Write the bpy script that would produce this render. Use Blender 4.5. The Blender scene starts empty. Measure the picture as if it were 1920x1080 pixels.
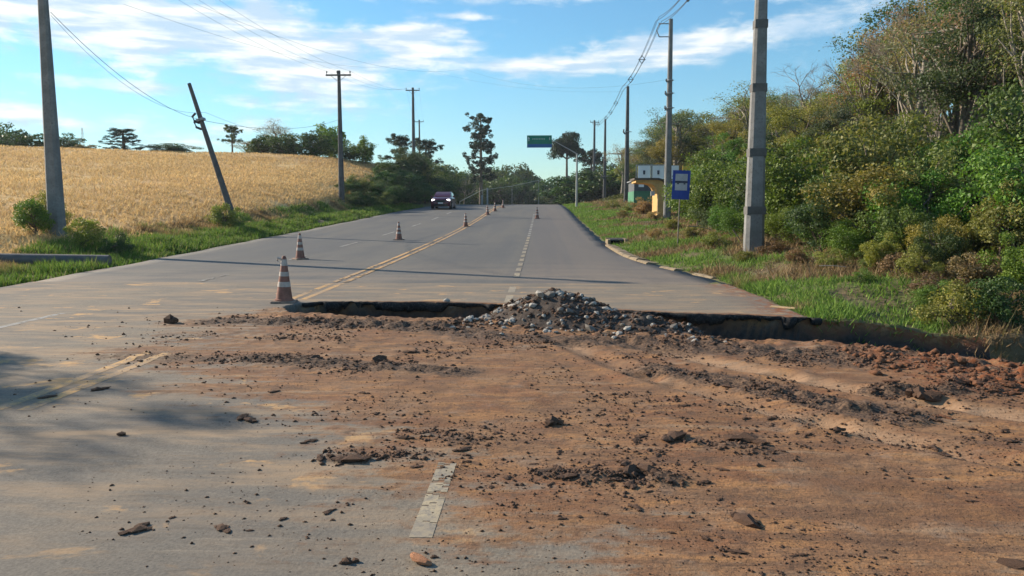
import bpy, math, random
import numpy as np
from mathutils import Vector, Matrix

C = bpy.context.scene.collection
SC = bpy.context.scene
rad = math.radians

# ------------------------------------------------------------------ camera
FPX = 1450.0
YAW, PITCH, EYE = math.atan(55/FPX), math.atan(145/FPX), 1.6
cd = bpy.data.cameras.new('camera')
cam = bpy.data.objects.new('camera', cd); C.objects.link(cam)
cam.location = (0, 0, EYE)
cam.rotation_euler = (rad(90) - PITCH, 0, YAW)
cd.sensor_width = 36; cd.lens = 36*FPX/1920
cd.clip_start = .05; cd.clip_end = 3000
SC.camera = cam

# ------------------------------------------------------------------ node helper
class NT:
    def __init__(s, nt): s.nt = nt; s.n = nt.nodes; s.l = nt.links
    def node(s, t, **kw):
        n = s.n.new(t)
        for k, v in kw.items(): setattr(n, k, v)
        return n
    def put(s, sock, v):
        if isinstance(v, bpy.types.NodeSocket): s.l.new(v, sock)
        elif isinstance(v, (tuple, list)) and sock.type == 'RGBA' and len(v) == 3: sock.default_value = (*v, 1)
        else: sock.default_value = v
    def m(s, op, a, b=0.0, c=0.0, clamp=False):
        n = s.node('ShaderNodeMath', operation=op, use_clamp=clamp)
        s.put(n.inputs[0], a); s.put(n.inputs[1], b); s.put(n.inputs[2], c); return n.outputs[0]
    def mix(s, f, a, b, mode='MIX'):
        n = s.node('ShaderNodeMix', data_type='RGBA', blend_type=mode)
        s.put(n.inputs[0], f); s.put(n.inputs[6], a); s.put(n.inputs[7], b); return n.outputs[2]
    def ss(s, v, a, b, lo=0., hi=1.):
        n = s.node('ShaderNodeMapRange', interpolation_type='SMOOTHSTEP')
        s.put(n.inputs[0], v); s.put(n.inputs[1], a); s.put(n.inputs[2], b); s.put(n.inputs[3], lo); s.put(n.inputs[4], hi)
        return n.outputs[0]
    def noise(s, vec, scale, detail=4, rough=.55, dist=0.):
        n = s.node('ShaderNodeTexNoise')
        if vec is not None: s.put(n.inputs['Vector'], vec)
        s.put(n.inputs['Scale'], scale); s.put(n.inputs['Detail'], detail); s.put(n.inputs['Roughness'], rough); s.put(n.inputs['Distortion'], dist)
        return n.outputs[0]
    def mapping(s, vec, scale=(1,1,1), rot=(0,0,0), loc=(0,0,0)):
        n = s.node('ShaderNodeMapping'); s.put(n.inputs[0], vec)
        n.inputs[1].default_value = loc; n.inputs[2].default_value = rot; n.inputs[3].default_value = scale
        return n.outputs[0]
    def attr(s, name, kind='GEOMETRY'):
        return s.node('ShaderNodeAttribute', attribute_name=name, attribute_type=kind)
    def bump(s, h, strength=.4, dist=.01):
        n = s.node('ShaderNodeBump'); s.put(n.inputs['Strength'], strength); s.put(n.inputs['Distance'], dist); s.put(n.inputs['Height'], h)
        return n.outputs[0]

# ------------------------------------------------------------------ sky, sun, exposure
SUN_AZ = Vector((-.905, .425, 0)).normalized(); SUN_EL = rad(25)
w = bpy.data.worlds.new('World'); SC.world = w; w.use_nodes = True
T = NT(w.node_tree); T.n.clear()
sky = T.node('ShaderNodeTexSky', sky_type='NISHITA', sun_disc=False)
sky.sun_elevation = SUN_EL
sky.sun_rotation = math.atan2(SUN_AZ.x, SUN_AZ.y) % (2*math.pi)
sky.air_density = 1.35; sky.dust_density = .05; sky.ozone_density = 2.2; sky.altitude = 600
tc = T.node('ShaderNodeTexCoord'); sep = T.node('ShaderNodeSeparateXYZ'); T.l.new(tc.outputs['Generated'], sep.inputs[0])
dx, dy, dz = sep.outputs
az = T.m('ARCTAN2', dx, dy); el = T.m('ARCSINE', dz)
comb = T.node('ShaderNodeCombineXYZ'); T.put(comb.inputs[0], az); T.put(comb.inputs[1], el)
P2 = comb.outputs[0]
warp = T.noise(T.mapping(P2, (3, 9, 1)), 3.0, 5, .6)
warp2 = T.noise(T.mapping(P2, (2, 6, 1), loc=(7.3, 2.1, 0)), 4.0, 5, .6)
def blob(ca, ce, wa, we, k=0., amp=1.):
    a = T.m('ADD', T.m('SUBTRACT', az, ca), T.m('MULTIPLY', T.m('SUBTRACT', warp, .5), wa*.9))
    e = T.m('ADD', T.m('SUBTRACT', el, ce), T.m('MULTIPLY', T.m('SUBTRACT', warp2, .5), we*1.6))
    e = T.m('SUBTRACT', e, T.m('MULTIPLY', a, k))
    a = T.m('DIVIDE', a, wa); e = T.m('DIVIDE', e, we)
    q = T.m('ADD', T.m('MULTIPLY', a, a), T.m('MULTIPLY', e, e))
    return T.m('MULTIPLY', T.m('EXPONENT', T.m('MULTIPLY', q, -1.)), amp)
blobs = [blob(-.66, .215, .16, .040, 0, 1.2), blob(-.46, .212, .19, .046, -.05, 1.3), blob(-.33, .19, .14, .055, -.2, 1.25), blob(-.17, .205, .08, .028, 0, 1.2),
         blob(-.55, .185, .17, .018, -.05, .8), blob(-.28, .14, .12, .022, 0, .75), blob(-.50, .140, .10, .012, 0, .7), blob(-.20, .182, .2, .012, 0, .75), blob(-.62, .105, .16, .017, -.06, .75),
         blob(-.42, .085, .12, .022, .2, .6), blob(-.3, .265, .26, .010, -.03, .75), blob(-.02, .262, .14, .011, 0, .7),
         blob(.16, .196, .21, .020, .12, 1.1), blob(.02, .180, .20, .014, 0, .95), blob(.28, .212, .14, .020, .1, .8),
         blob(.3, .255, .10, .012, 0, .65), blob(-.10, .237, .04, .006, 0, .7), blob(.12, .268, .1, .010, 0, .6)]
cov = blobs[0]
for b in blobs[1:]: cov = T.m('MAXIMUM', cov, b)
dfine = T.noise(T.mapping(P2, (9, 20, 1)), 2.0, 9, .62, .25)
streak = T.noise(T.mapping(P2, (5, 60, 1), rot=(0, 0, .03)), 1.7, 6, .6)
tex = T.m('ADD', T.m('MULTIPLY', dfine, .85), T.m('MULTIPLY', streak, .15))
allround = T.ss(T.noise(T.mapping(P2, (1.6, 5, 1), loc=(3.1, 0, 0)), 1.6, 4, .55), .50, .66)   # clouds elsewhere round the sky
outside = T.m('MAXIMUM', T.ss(T.m('ABSOLUTE', az), .75, 1.0), T.ss(el, .30, .42))
cov = T.m('MAXIMUM', cov, T.m('MULTIPLY', T.m('MULTIPLY', allround, outside), .75))
dens = T.m('ADD', cov, T.m('MULTIPLY', T.m('SUBTRACT', tex, .5), 1.9))
alpha = T.m('MULTIPLY', T.ss(dens, .18, .92), .90)
alpha = T.m('MULTIPLY', alpha, T.ss(el, .0, .06))
shade = T.ss(T.noise(T.mapping(P2, (6, 40, 1), loc=(0, -.35, 0)), 1.8, 5, .55), .40, .62)
ccol = T.mix(shade, (.36, .46, .56), (.66, .66, .63))
skyc = T.node('ShaderNodeVectorMath', operation='SCALE'); T.l.new(sky.outputs[0], skyc.inputs[0]); skyc.inputs['Scale'].default_value = .083
tintn = T.mix(1.0, skyc.outputs[0], T.mix(T.ss(el, .0, .22), (.64, .90, 1.12), (.58, .94, 1.14)), 'MULTIPLY')
final = T.mix(alpha, tintn, ccol)
bg = T.node('ShaderNodeBackground'); T.put(bg.inputs[0], final); bg.inputs[1].default_value = 1.0
out = T.node('ShaderNodeOutputWorld'); T.l.new(bg.outputs[0], out.inputs[0])
sd = bpy.data.lights.new('sun', 'SUN'); sd.energy = 5.0; sd.angle = rad(.6); sd.color = (1, .86, .68)
sun = bpy.data.objects.new('sun', sd); C.objects.link(sun)
sv = Vector((SUN_AZ.x*math.cos(SUN_EL), SUN_AZ.y*math.cos(SUN_EL), math.sin(SUN_EL)))
sun.rotation_euler = sv.to_track_quat('Z', 'Y').to_euler(); sun.location = (-20, 10, 25)
SC.view_settings.view_transform = 'Standard'; SC.view_settings.look = 'None'
SC.view_settings.gamma = 1; SC.view_settings.use_curve_mapping = False
SC.view_settings.exposure = 0.80

# ------------------------------------------------------------------ numpy noise
_tabs = {}
def vnoise(x, y, seed=0):
    if seed not in _tabs: _tabs[seed] = np.random.RandomState(seed).rand(256, 256)
    t = _tabs[seed]
    xi = np.floor(x).astype(int); yi = np.floor(y).astype(int); fx = x-xi; fy = y-yi
    fx = fx*fx*(3-2*fx); fy = fy*fy*(3-2*fy)
    g = lambda a, b: t[(xi+a) & 255, (yi+b) & 255]
    return (g(0,0)*(1-fx)+g(1,0)*fx)*(1-fy)+(g(0,1)*(1-fx)+g(1,1)*fx)*fy
def fbm(x, y, f=1., octv=4, seed=0, gain=.5):
    x = np.asarray(x, float); y = np.asarray(y, float)
    a, s, n = 1., 0., 0.
    for k in range(octv):
        s = s + a*vnoise(x*f+17.3*k, y*f+9.1*k, seed+k); n += a; a *= gain; f *= 2.03
    return s/n
def sm(v, a, b):
    t = np.clip((np.asarray(v, float)-a)/(b-a), 0, 1); return t*t*(3-2*t)

# ------------------------------------------------------------------ the lie of the land
def P(y):
    y = np.asarray(y, float); q = np.clip(y, 0, 60); t = np.clip(y-60, 0, 45); u = np.clip(y-105, 0, 60); v = np.maximum(y-165, 0)
    return .00038*q*q + .0456*t - .0456*t*t/90 - .0004*u*u - .02*np.minimum(v, 60)
def eL(y): return np.interp(y, [0, 15, 21, 30, 45, 60, 75, 110, 400], [-10.6, -10.75, -11.2, -11.9, -12.3, -12.0, -11.3, -11.3, -11.3])
def eR(y): return np.interp(y, [0, 8, 8.9, 11.3, 14, 17, 20, 27.5, 45, 72, 400], [9, 5.6, 4.3, 3.85, 3.9, 3.75, 3.2, 2.5, 2.5, 2.3, 2.3])
def Nl(x): return np.interp(x, [-4.2, -3.8, -2.2, -.6, 2., 3.07, 3.86, 4.44, 4.9, 6, 9], [12.3, 11.4, 10.9, 10.7, 9.35, 9.17, 8.86, 8.3, 7.9, 7.1, 6])
def Fl(x): return np.interp(x, [-4.2, -3.74, -1.93, -.74, 2.06, 3.06, 3.75, 4.6, 6, 9], [12.35, 12.9, 12.9, 12.65, 11.7, 11.55, 11.3, 11.35, 11.2, 10.6])
def G(x, y, fine=False):
    x = np.asarray(x, float); y = np.asarray(y, float)
    p = P(y); l = eL(y); r = eR(y); s = l-x; t = x-r
    # left: verge and the field, which rises to its crest about 88 m away
    nz = fbm(x, y, .45, 4, 5)-.5
    q = 2.3*(1-sm(y, 20.5, 25))
    zv = p - .07 + .30*sm(s-q, .25, 1.5) + .16*nz*sm(s, .3, 1.5)
    yy = np.maximum(y, 1.); u = np.clip(-x/yy, .02, 40)
    y0 = 14/u; r0 = 14*np.sqrt(1+1/u**2); z0 = P(np.minimum(y0, 105))+.35
    elev = np.interp(u, [.0, .06, .115, .183, .27, .355, 2], [-.01, .01, .044, .056, .066, .068, .068])
    R1 = 88.; rr = np.hypot(x, y); z1 = EYE + elev*R1
    f = np.clip((rr-r0)/np.maximum(R1-r0, 14), 0, 1); f = np.where(f > .88, .88+.12*np.sin(np.clip((f-.88)/.12, 0, 1)*1.57)*.9, f)
    zf = z0+(z1-z0)*f - .05*np.maximum(rr-R1, 0) + .35*(fbm(x, y, .06, 3, 9)-.5)*sm(s, 3, 9)
    zf = np.maximum(zf, p-2)
    zl = zv + (zf-zv)*sm(s-q*.75, 1.6, 4.2)
    # right: bank, verge and wooded slope
    k = np.interp(y, [0, 14, 20, 45, 400], [.8, .9, 1, .55, .5])
    gul = sm(y-Nl(np.clip(x, -4, 9)), .4, 3.4)*sm(y, 2, 8)
    ramp = k*(.13*np.clip(t, 0, 2)/1*1.5 + .14*np.clip(t-2, 0, 3)) + .25*np.clip(t-5.5, 0, 30) + .08*np.clip(t-35, 0, 40)
    ramp = ramp - .05*np.maximum(y-95, 0)*sm(t, 3, 12)*0.6
    zr = p - .06*sm(t, 0, .15) + ramp*gul + .22*(fbm(x, y, .5, 4, 12)-.5)*sm(t, .4, 2)*gul
    return np.where(s > 0, zl, np.where(t > 0, zr, p))
BX = lambda y: np.interp(y, [3, 4, 5, 6.2, 7.3, 8.5, 11, 12.5], [-.1, -.9, -2.0, -2.6, -3.2, -4.6, -5.2, -4.3])
def seg(x, y, ax, ay, bx, by):
    dx, dy = bx-ax, by-ay; q = np.clip(((x-ax)*dx+(y-ay)*dy)/(dx*dx+dy*dy), 0, 1)
    return np.hypot(x-ax-q*dx, y-ay-q*dy)
ROWS = [(-4.6, 8.1, -3.0, 7.9, .30, .6), (-3.0, 8.0, -.9, 7.45, .30, .9), (-4.6, 10.6, -2.8, 10.5, .35, .9), (-2.8, 10.4, -.9, 9.9, .4, 1.), (1.2, 7.55, 2.0, 6.75, .32, 1.), (1.9, 6.75, 2.75, 5.95, .30, 1.1),
        (2.9, 6.75, 3.9, 6.75, .16, 1.2), (3.7, 6.9, 4.6, 7.4, .3, 1.3), (4.0, 7.9, 4.8, 7.4, .35, 1.), (.1, 4.55, .75, 4.45, .14, .8), (-.9, 5.35, -.5, 5.2, .12, .5), (-1.35, 4.8, -.75, 4.9, .12, .6),
        (1.1, 5.2, 1.5, 5.0, .14, .7), (.75, 9.1, 3.6, 8.3, .5, .8), (-.9, 9.6, .9, 9.1, .4, .8), (2.6, 8.2, 3.4, 8.0, .3, .8),
        (-4.4, 9.5, -1, 9.0, .8, .40), (-1, 9.2, 3.6, 8.3, .8, .42), (0., 6.4, 2.8, 5.0, .8, .28), (-1.2, 5.3, 1.8, 4.6, .8, .30), (1.5, 4.2, 3.4, 4.6, .6, .26), (-.6, 7.0, 1.0, 6.3, .5, .30)]
def rowmask(x, y):
    m = np.zeros_like(x)
    wn = .45+1.1*fbm(x, y, 2.6, 3, 31)
    for ax, ay, bx, by, wd, a in ROWS:
        d = seg(x, y, ax, ay, bx, by)/(wd*wn); m = np.maximum(m, a*np.exp(-d*d))
    return m
def dirtcov(x, y):
    n = fbm(x, y*1.6, .55, 5, 40)-.5; n2 = fbm(x*1.2, y*3, 2.2, 4, 47)-.5
    return sm(x-BX(y)+n*3.0+n2*1.6, -1.4, 1.9)*sm(y, 1, 2.6)*sm(eR(y)+4-x, 0, .5)*(1-sm(y-Fl(np.clip(x,-4.2,9)), -.2, .5)*sm(x, -20, -19))
def trench(x, y):
    jag = .22*(fbm(x, 0*y, .9, 2, 60)-.5)+.05*(fbm(x, y, 9, 2, 61)-.5)
    xx = np.clip(x, -4.2, 9)
    wf = np.interp(x, [-4, 3.6, 4.4, 6], [.17, .19, .28, .5])
    a = sm(y-Nl(xx)-jag, 0, .22); b = sm(Fl(xx)+jag*.6-y, 0, wf)
    return a*b*sm(x, -4.2, -3.9)
TRACKS = [(.35, 8.9, 1.0, 7.3), (1.0, 7.3, 2.1, 5.7), (2.1, 5.7, 3.6, 4.2), (1.0, 9.0, 2.3, 7.35), (2.3, 7.35, 3.2, 6.3), (3.2, 6.3, 4.8, 5.1)]
def trackmask(x, y):
    m = np.zeros_like(x)
    for t in TRACKS: m = np.maximum(m, np.exp(-(seg(x, y, *t)/(.15+.06*fbm(x, y, 3, 2, 88)))**4))
    return m*(1-sm(fbm(x, y, 1.1, 3, 89), .5, .66)*.8)
def H(x, y):
    x = np.asarray(x, float); y = np.asarray(y, float)
    z = G(x, y); c = dirtcov(x, y); rm = rowmask(x, y); tr = trench(x, y)
    inr = (x > eL(y)) & (x < eR(y)+.3)
    lump = fbm(x, y, 7, 4, 70, .62)-.42
    rid = np.abs(fbm(x, y, 3.2, 4, 80, .6)-.5)*2
    dz = c*(.006+.012*np.maximum(lump, -.2)+.006*rid) + rm*rm*(.02+.17*np.maximum(lump, -.10))*.75
    dz = dz + c*.010*(fbm(x, y, .8, 3, 90)-.4)*2
    near = sm(y-Nl(np.clip(x, -4, 9)), -1.1, -.1)*sm(x, -4.6, -3.6)*(1-sm(y-Nl(np.clip(x, -4, 9)), 0, .3))
    dz = dz + near*(.02+.09*np.maximum(lump, -.1))
    # wheel ruts
    for (ax, ay, bx, by) in TRACKS:
        d = seg(x, y, ax, ay, bx, by); dz = dz - .030*np.exp(-(d/.13)**2)*c + .018*np.exp(-((d-.24)/.08)**2)*c
    z = z + np.where(inr, dz, dz*.3)
    z = z - tr*(.95+.5*(fbm(x, y, 2.4, 4, 100)-.5))
    bank = sm(x, 3.7, 4.3)*sm(y, 8, 10)
    z = z + bank*.10*(fbm(x, y, 2.5, 4, 110)-.5) - .52*sm(x, 4.0, 6.2)*(1-sm(y, 11.6, 14.2))*sm(y-Nl(np.clip(x, -4, 9)), 0, .5)
    e = sm(x, -11.6, -11.0)*sm(9-x, 0, .6)*sm(y, 2.5, 3.0)*sm(16-y, 0, .6)
    g = G(x, y)
    return g+(z-g)*e
X0, X1, Y0, Y1 = -11.6, 9., 2.5, 16.
def ground(x, y):
    x = float(x); y = float(y)
    if X0 < x < X1 and Y0 < y < Y1: return float(H(x, y))
    return float(G(x, y))
def bear(px, Y): return Y*math.tan(math.atan((px-960)/FPX*.995)-YAW)       # the X of a thing at that bearing, Y metres down the road
def ztop(py, Y):
    b = (540-py)/FPX; return EYE+Y*(b*math.cos(PITCH)-math.sin(PITCH))/(math.cos(PITCH)+b*math.sin(PITCH))

# ------------------------------------------------------------------ object helpers
def link(name, me, m=None, parent=None):
    o = bpy.data.objects.new(name, me); C.objects.link(o)
    if m is not None and me is not None and len(me.materials) == 0: me.materials.append(m)
    if parent: o.parent = parent
    return o
def tag(o, label, cat, group=None, kind=None):
    if label: o['label'] = label
    if cat: o['category'] = cat
    if group: o['group'] = group
    if kind: o['kind'] = kind
    return o
def thing(name, label, cat, loc, rz=0, group=None, kind=None):
    o = bpy.data.objects.new(name, None); C.objects.link(o); o.location = loc; o.rotation_euler = (0, 0, rz); o.empty_display_size = .2
    return tag(o, label, cat, group, kind)
def struct(o): o['kind'] = 'structure'; return o
def mesh_np(name, v, f, smooth=False):
    """v (n,3), f (m,k) all faces with k corners"""
    v = np.asarray(v, np.float32); f = np.asarray(f, np.int32); me = bpy.data.meshes.new(name)
    me.vertices.add(len(v)); me.vertices.foreach_set('co', v.ravel())
    k = f.shape[1]; me.loops.add(f.size); me.loops.foreach_set('vertex_index', f.ravel())
    me.polygons.add(len(f)); me.polygons.foreach_set('loop_start', np.arange(0, f.size, k, dtype=np.int32))
    if smooth: me.polygons.foreach_set('use_smooth', np.ones(len(f), bool))
    me.update(calc_edges=True); return me
def setcol(me, name, arr):
    a = me.attributes.new(name, 'FLOAT_COLOR', 'POINT')
    arr = np.asarray(arr, np.float32)
    if arr.shape[1] == 3: arr = np.hstack([arr, np.ones((len(arr), 1), np.float32)])
    a.data.foreach_set('color', arr.ravel())
def setflt(me, name, arr):
    a = me.attributes.new(name, 'FLOAT', 'POINT'); a.data.foreach_set('value', np.asarray(arr, np.float32))
class MB:
    """collects boxes, tubes, lathes and prisms of one part"""
    def __init__(s): s.v = []; s.f = []
    def add(s, v, f):
        o = len(s.v); s.v += [tuple(p) for p in v]; s.f += [tuple(i+o for i in q) for q in f]; return s
    def box(s, x0, x1, y0, y1, z0, z1, taper=0.):
        t = taper; v = [(x0,y0,z0),(x1,y0,z0),(x1,y1,z0),(x0,y1,z0),(x0+t,y0+t,z1),(x1-t,y0+t,z1),(x1-t,y1-t,z1),(x0+t,y1-t,z1)]
        return s.add(v, [(0,3,2,1),(4,5,6,7),(0,1,5,4),(1,2,6,5),(2,3,7,6),(3,0,4,7)])
    def tube(s, pts, rs, n=8, cap=True):
        pts = [Vector(p) for p in pts]
        if not isinstance(rs, (list, tuple)): rs = [rs]*len(pts)
        v = []; f = []
        for i, p in enumerate(pts):
            d = (pts[min(i+1, len(pts)-1)]-pts[max(i-1, 0)]).normalized()
            a = d.cross(Vector((0, 0, 1)) if abs(d.z) < .9 else Vector((1, 0, 0))).normalized(); b = d.cross(a)
            for k in range(n):
                t = 2*math.pi*k/n; v.append(p+(a*math.cos(t)+b*math.sin(t))*rs[i])
        for i in range(len(pts)-1):
            for k in range(n):
                f.append((i*n+k, i*n+(k+1) % n, (i+1)*n+(k+1) % n, (i+1)*n+k))
        if cap: f.append(tuple(range(n-1, -1, -1))); f.append(tuple((len(pts)-1)*n+k for k in range(n)))
        return s.add(v, f)
    def lathe(s, prof, n=20, cx=0, cy=0):
        v = []; f = []
        for r, z in prof:
            for k in range(n):
                t = 2*math.pi*k/n; v.append((cx+r*math.cos(t), cy+r*math.sin(t), z))
        for i in range(len(prof)-1):
            for k in range(n): f.append((i*n+k, i*n+(k+1) % n, (i+1)*n+(k+1) % n, (i+1)*n+k))
        f.append(tuple(range(n-1, -1, -1))); f.append(tuple((len(prof)-1)*n+k for k in range(n)))
        return s.add(v, f)
    def prism(s, poly, a0, a1, axis='y'):
        n = len(poly); mk = (lambda p, a: (p[0], a, p[1])) if axis == 'y' else ((lambda p, a: (a, p[0], p[1])) if axis == 'x' else (lambda p, a: (p[0], p[1], a)))
        v = [mk(p, a0) for p in poly]+[mk(p, a1) for p in poly]
        f = [tuple(range(n)), tuple(range(2*n-1, n-1, -1))]+[(i, n+i, n+(i+1) % n, (i+1) % n) for i in range(n)]
        return s.add(v, f)
    def build(s, name, m, parent=None, smooth=False, bevel=0.):
        me = bpy.data.meshes.new(name); me.from_pydata(s.v, [], s.f); me.update()
        import bmesh
        bm = bmesh.new(); bm.from_mesh(me); bmesh.ops.recalc_face_normals(bm, faces=bm.faces)
        if bevel: bmesh.ops.bevel(bm, geom=[e for e in bm.edges if e.is_manifold and e.calc_face_angle(0) > .5], offset=bevel, segments=2, affect='EDGES', clamp_overlap=True)
        bm.to_mesh(me); bm.free()
        if smooth:
            me.polygons.foreach_set('use_smooth', [True]*len(me.polygons))
            me.set_sharp_from_angle(angle=rad(38))
        return link(name, me, m, parent)
def copy_tree(o, parent=None):
    c = o.copy(); C.objects.link(c)
    if parent: c.parent = parent
    for ch in list(o.children): copy_tree(ch, c)
    return c

# ------------------------------------------------------------------ materials
def material(name, fn, rough=.85):
    m = bpy.data.materials.new(name); m.use_nodes = True; t = NT(m.node_tree); b = t.n['Principled BSDF']
    t.put(b.inputs['Roughness'], rough); t.put(b.inputs['Specular IOR Level'], .25)
    fn(t, b); return m
def pos(t): return t.node('ShaderNodeNewGeometry').outputs['Position']
def simple(name, col, rough=.7, var=.25, scale=6., metal=0., bump=.15, dirt=None):
    def fn(t, b):
        o = t.node('ShaderNodeTexCoord').outputs['Object']
        n = t.noise(o, scale, 6, .6); n2 = t.noise(o, scale*7, 3, .6)
        c = t.mix(t.ss(n, .3, .7), tuple(x*(1-var) for x in col), tuple(min(1, x*(1+var)) for x in col))
        if dirt: c = t.mix(t.ss(n2, .5, .75), c, dirt)
        t.put(b.inputs['Base Color'], c); t.put(b.inputs['Metallic'], metal)
        t.put(b.inputs['Normal'], t.bump(n2, bump, .01))
    return material(name, fn, rough)

def asphalt_colour(t, p):
    ag = t.noise(p, 62, 4, .75); mid = t.noise(p, 2.2, 5, .6); big = t.noise(t.mapping(p, (.5, .12, 1)), 1., 4, .55)
    c = t.mix(t.ss(ag, .3, .7), (.125, .108, .085), (.235, .203, .158))
    c = t.mix(t.m('MULTIPLY', t.ss(mid, .4, .7), .4), c, (.19, .165, .135))
    c = t.mix(t.m('MULTIPLY', t.ss(big, .42, .62), .35), c, (.085, .088, .09))
    return c, ag
def m_near(t, b):
    p = pos(t)
    c, ag = asphalt_colour(t, p)
    st_ = t.noise(t.mapping(p, (.6, 3.2, 1), rot=(0, 0, .1)), 3.2, 7, .72)
    c = t.mix(t.m('MULTIPLY', t.ss(st_, .53, .68), .5), c, (.085, .072, .058))
    c = t.mix(t.m('MULTIPLY', t.ss(st_, .44, .32), .4), c, (.31, .27, .21))
    ck = t.ss(t.m('ABSOLUTE', t.m('SUBTRACT', t.noise(t.mapping(p, (1, .5, 1)), 1.1, 9, .78, 1.2), .5)), .0045, .0)
    c = t.mix(t.m('MULTIPLY', ck, .6), c, (.035, .03, .027))
    at = t.attr('mask'); sp = t.node('ShaderNodeSeparateColor'); t.l.new(at.outputs['Color'], sp.inputs[0])
    cov, row, trn = sp.outputs
    n1 = t.noise(p, 1.3, 6, .6); n2 = t.noise(p, 9, 6, .65); n3 = t.noise(p, 34, 4, .7); n4 = t.noise(t.mapping(p, (.9, 2.4, 1), rot=(0, 0, .3)), 2.2, 7, .65, .6)
    d = t.mix(t.ss(n1, .38, .62), (.200, .088, .038), (.240, .132, .066))
    d = t.mix(t.ss(n4, .45, .65), d, (.32, .160, .062))
    n5 = t.noise(t.mapping(p, (1.6, 3.2, 1), rot=(0, 0, .45)), 1.9, 8, .72, .5)
    d = t.mix(t.m('MULTIPLY', t.ss(n5, .53, .66), .8), d, (.14, .078, .045))
    d = t.mix(t.m('MULTIPLY', t.ss(n2, .53, .66), .8), d, (.12, .066, .038))
    d = t.mix(t.m('MULTIPLY', t.ss(n3, .5, .75), .5), d, (.10, .062, .04))
    d = t.mix(t.m('MULTIPLY', t.ss(t.noise(p, 3.3, 5, .6), .56, .7), .35), d, (.21, .18, .15))
    dust = t.m('MULTIPLY', t.ss(t.noise(t.mapping(p, (.35, 1.6, 1), rot=(0, 0, .2)), 1.9, 9, .70), .42, .70), t.attr('dust').outputs['Fac'])
    c = t.mix(dust, c, (.30, .215, .135))
    smear = t.noise(t.mapping(p, (.45, 3.4, 1), rot=(0, 0, .12)), 1.5, 8, .68, .5)
    d = t.mix(t.m('MULTIPLY', t.ss(smear, .50, .64), .7), d, (.115, .064, .038))
    d = t.mix(t.m('MULTIPLY', t.ss(smear, .46, .36), .5), d, (.30, .20, .12))
    tk = t.attr('track').outputs['Fac']; tread = t.noise(t.mapping(p, (3, 14, 1), rot=(0, 0, .5)), 2.2, 4, .6)
    fl = t.noise(t.mapping(p, (1, 3.5, 1), rot=(0, 0, .2)), 16, 5, .75)
    d = t.mix(t.m('MULTIPLY', t.ss(fl, .53, .64), .8), d, (.065, .038, .025))
    d = t.mix(t.m('MULTIPLY', t.ss(fl, .43, .34), .45), d, (.36, .24, .15))
    damp = t.ss(t.noise(p, .75, 5, .6, .4), .52, .64)
    d = t.mix(t.m('MULTIPLY', damp, .55), d, (.12, .058, .030))
    d = t.mix(t.m('MULTIPLY', tk, t.ss(tread, .25, .55)), d, (.34, .21, .12))
    spots = t.ss(t.noise(t.mapping(p, (1, 1.5, 1)), 1.25, 5, .68, .4), .585, .67)
    c = t.mix(t.m('MULTIPLY', t.m('MULTIPLY', spots, t.attr('dust').outputs['Fac']), .75), c, (.50, .30, .13))
    lines = t.m('MULTIPLY', t.ss(t.noise(t.mapping(p, (.22, 30, 1), rot=(0, 0, .05)), 3.0, 3, .6), .66, .74), t.ss(t.noise(p, .9, 2), .5, .65))
    c = t.mix(t.m('MULTIPLY', lines, .4), c, (.42, .37, .29))
    specks = t.ss(t.noise(p, 22, 3, .6), .66, .72)
    c = t.mix(t.m('MULTIPLY', specks, .55), c, (.07, .055, .045))
    f = t.ss(t.m('ADD', cov, t.m('ADD', t.m('MULTIPLY', t.m('SUBTRACT', n2, .5), 1.3), t.m('MULTIPLY', t.m('SUBTRACT', smear, .5), 1.9))), .26, .80)
    c = t.mix(t.m('MULTIPLY', f, .95), c, d)
    dk = t.mix(t.ss(n3, .42, .6), (.045, .030, .022), (.17, .105, .065))
    c = t.mix(t.ss(t.m('ADD', row, t.m('MULTIPLY', t.m('SUBTRACT', n2, .5), 1.2)), .30, .75), c, dk)
    red = t.m('MULTIPLY', t.ss(t.attr('red').outputs['Fac'], .2, .8), t.ss(n2, .40, .6))
    c = t.mix(red, c, (.20, .068, .025))
    soil = t.mix(t.ss(n2, .4, .6), (.026, .025, .024), (.05, .048, .046))  # trench earth, with the shade on its wall and bank darkened into the colour
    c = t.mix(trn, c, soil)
    t.put(b.inputs['Base Color'], c)
    hh = t.m('ADD', t.m('MULTIPLY', n3, t.m('ADD', .25, cov)), t.m('MULTIPLY', ag, .25))
    t.put(b.inputs['Normal'], t.bump(hh, .45, .02))
def m_road(t, b):
    p = pos(t); c, ag = asphalt_colour(t, p); c = t.mix(1., c, (.70, .76, .84), 'MULTIPLY')
    sx = t.node('ShaderNodeSeparateXYZ'); t.l.new(p, sx.inputs[0])
    right = t.ss(t.m('ADD', sx.outputs[0], t.m('MULTIPLY', t.noise(p, .4, 3), .5)), -.5, .3)
    c = t.mix(t.m('MULTIPLY', right, .6), c, (.150, .128, .112))
    tr = t.noise(t.mapping(p, (1.4, .03, 1)), 1.0, 4, .5)
    c = t.mix(t.m('MULTIPLY', t.ss(tr, .45, .65), .35), c, (.085, .088, .092))
    dusty = t.m('MULTIPLY', t.ss(sx.outputs[1], 24, 13, 0., 1.), t.ss(t.noise(t.mapping(p, (.3, 1., 1)), 1.2, 5, .6), .35, .6))
    c = t.mix(t.m('MULTIPLY', dusty, .6), c, (.27, .21, .15))
    crack = t.noise(t.mapping(p, (1, .3, 1)), 1.3, 8, .75, 1.5)
    cr = t.ss(t.m('ABSOLUTE', t.m('SUBTRACT', crack, .5)), .006, .0)
    c = t.mix(t.m('MULTIPLY', cr, .55), c, (.04, .04, .04))
    t.put(b.inputs['Base Color'], c); t.put(b.inputs['Normal'], t.bump(ag, .35, .01))
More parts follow.
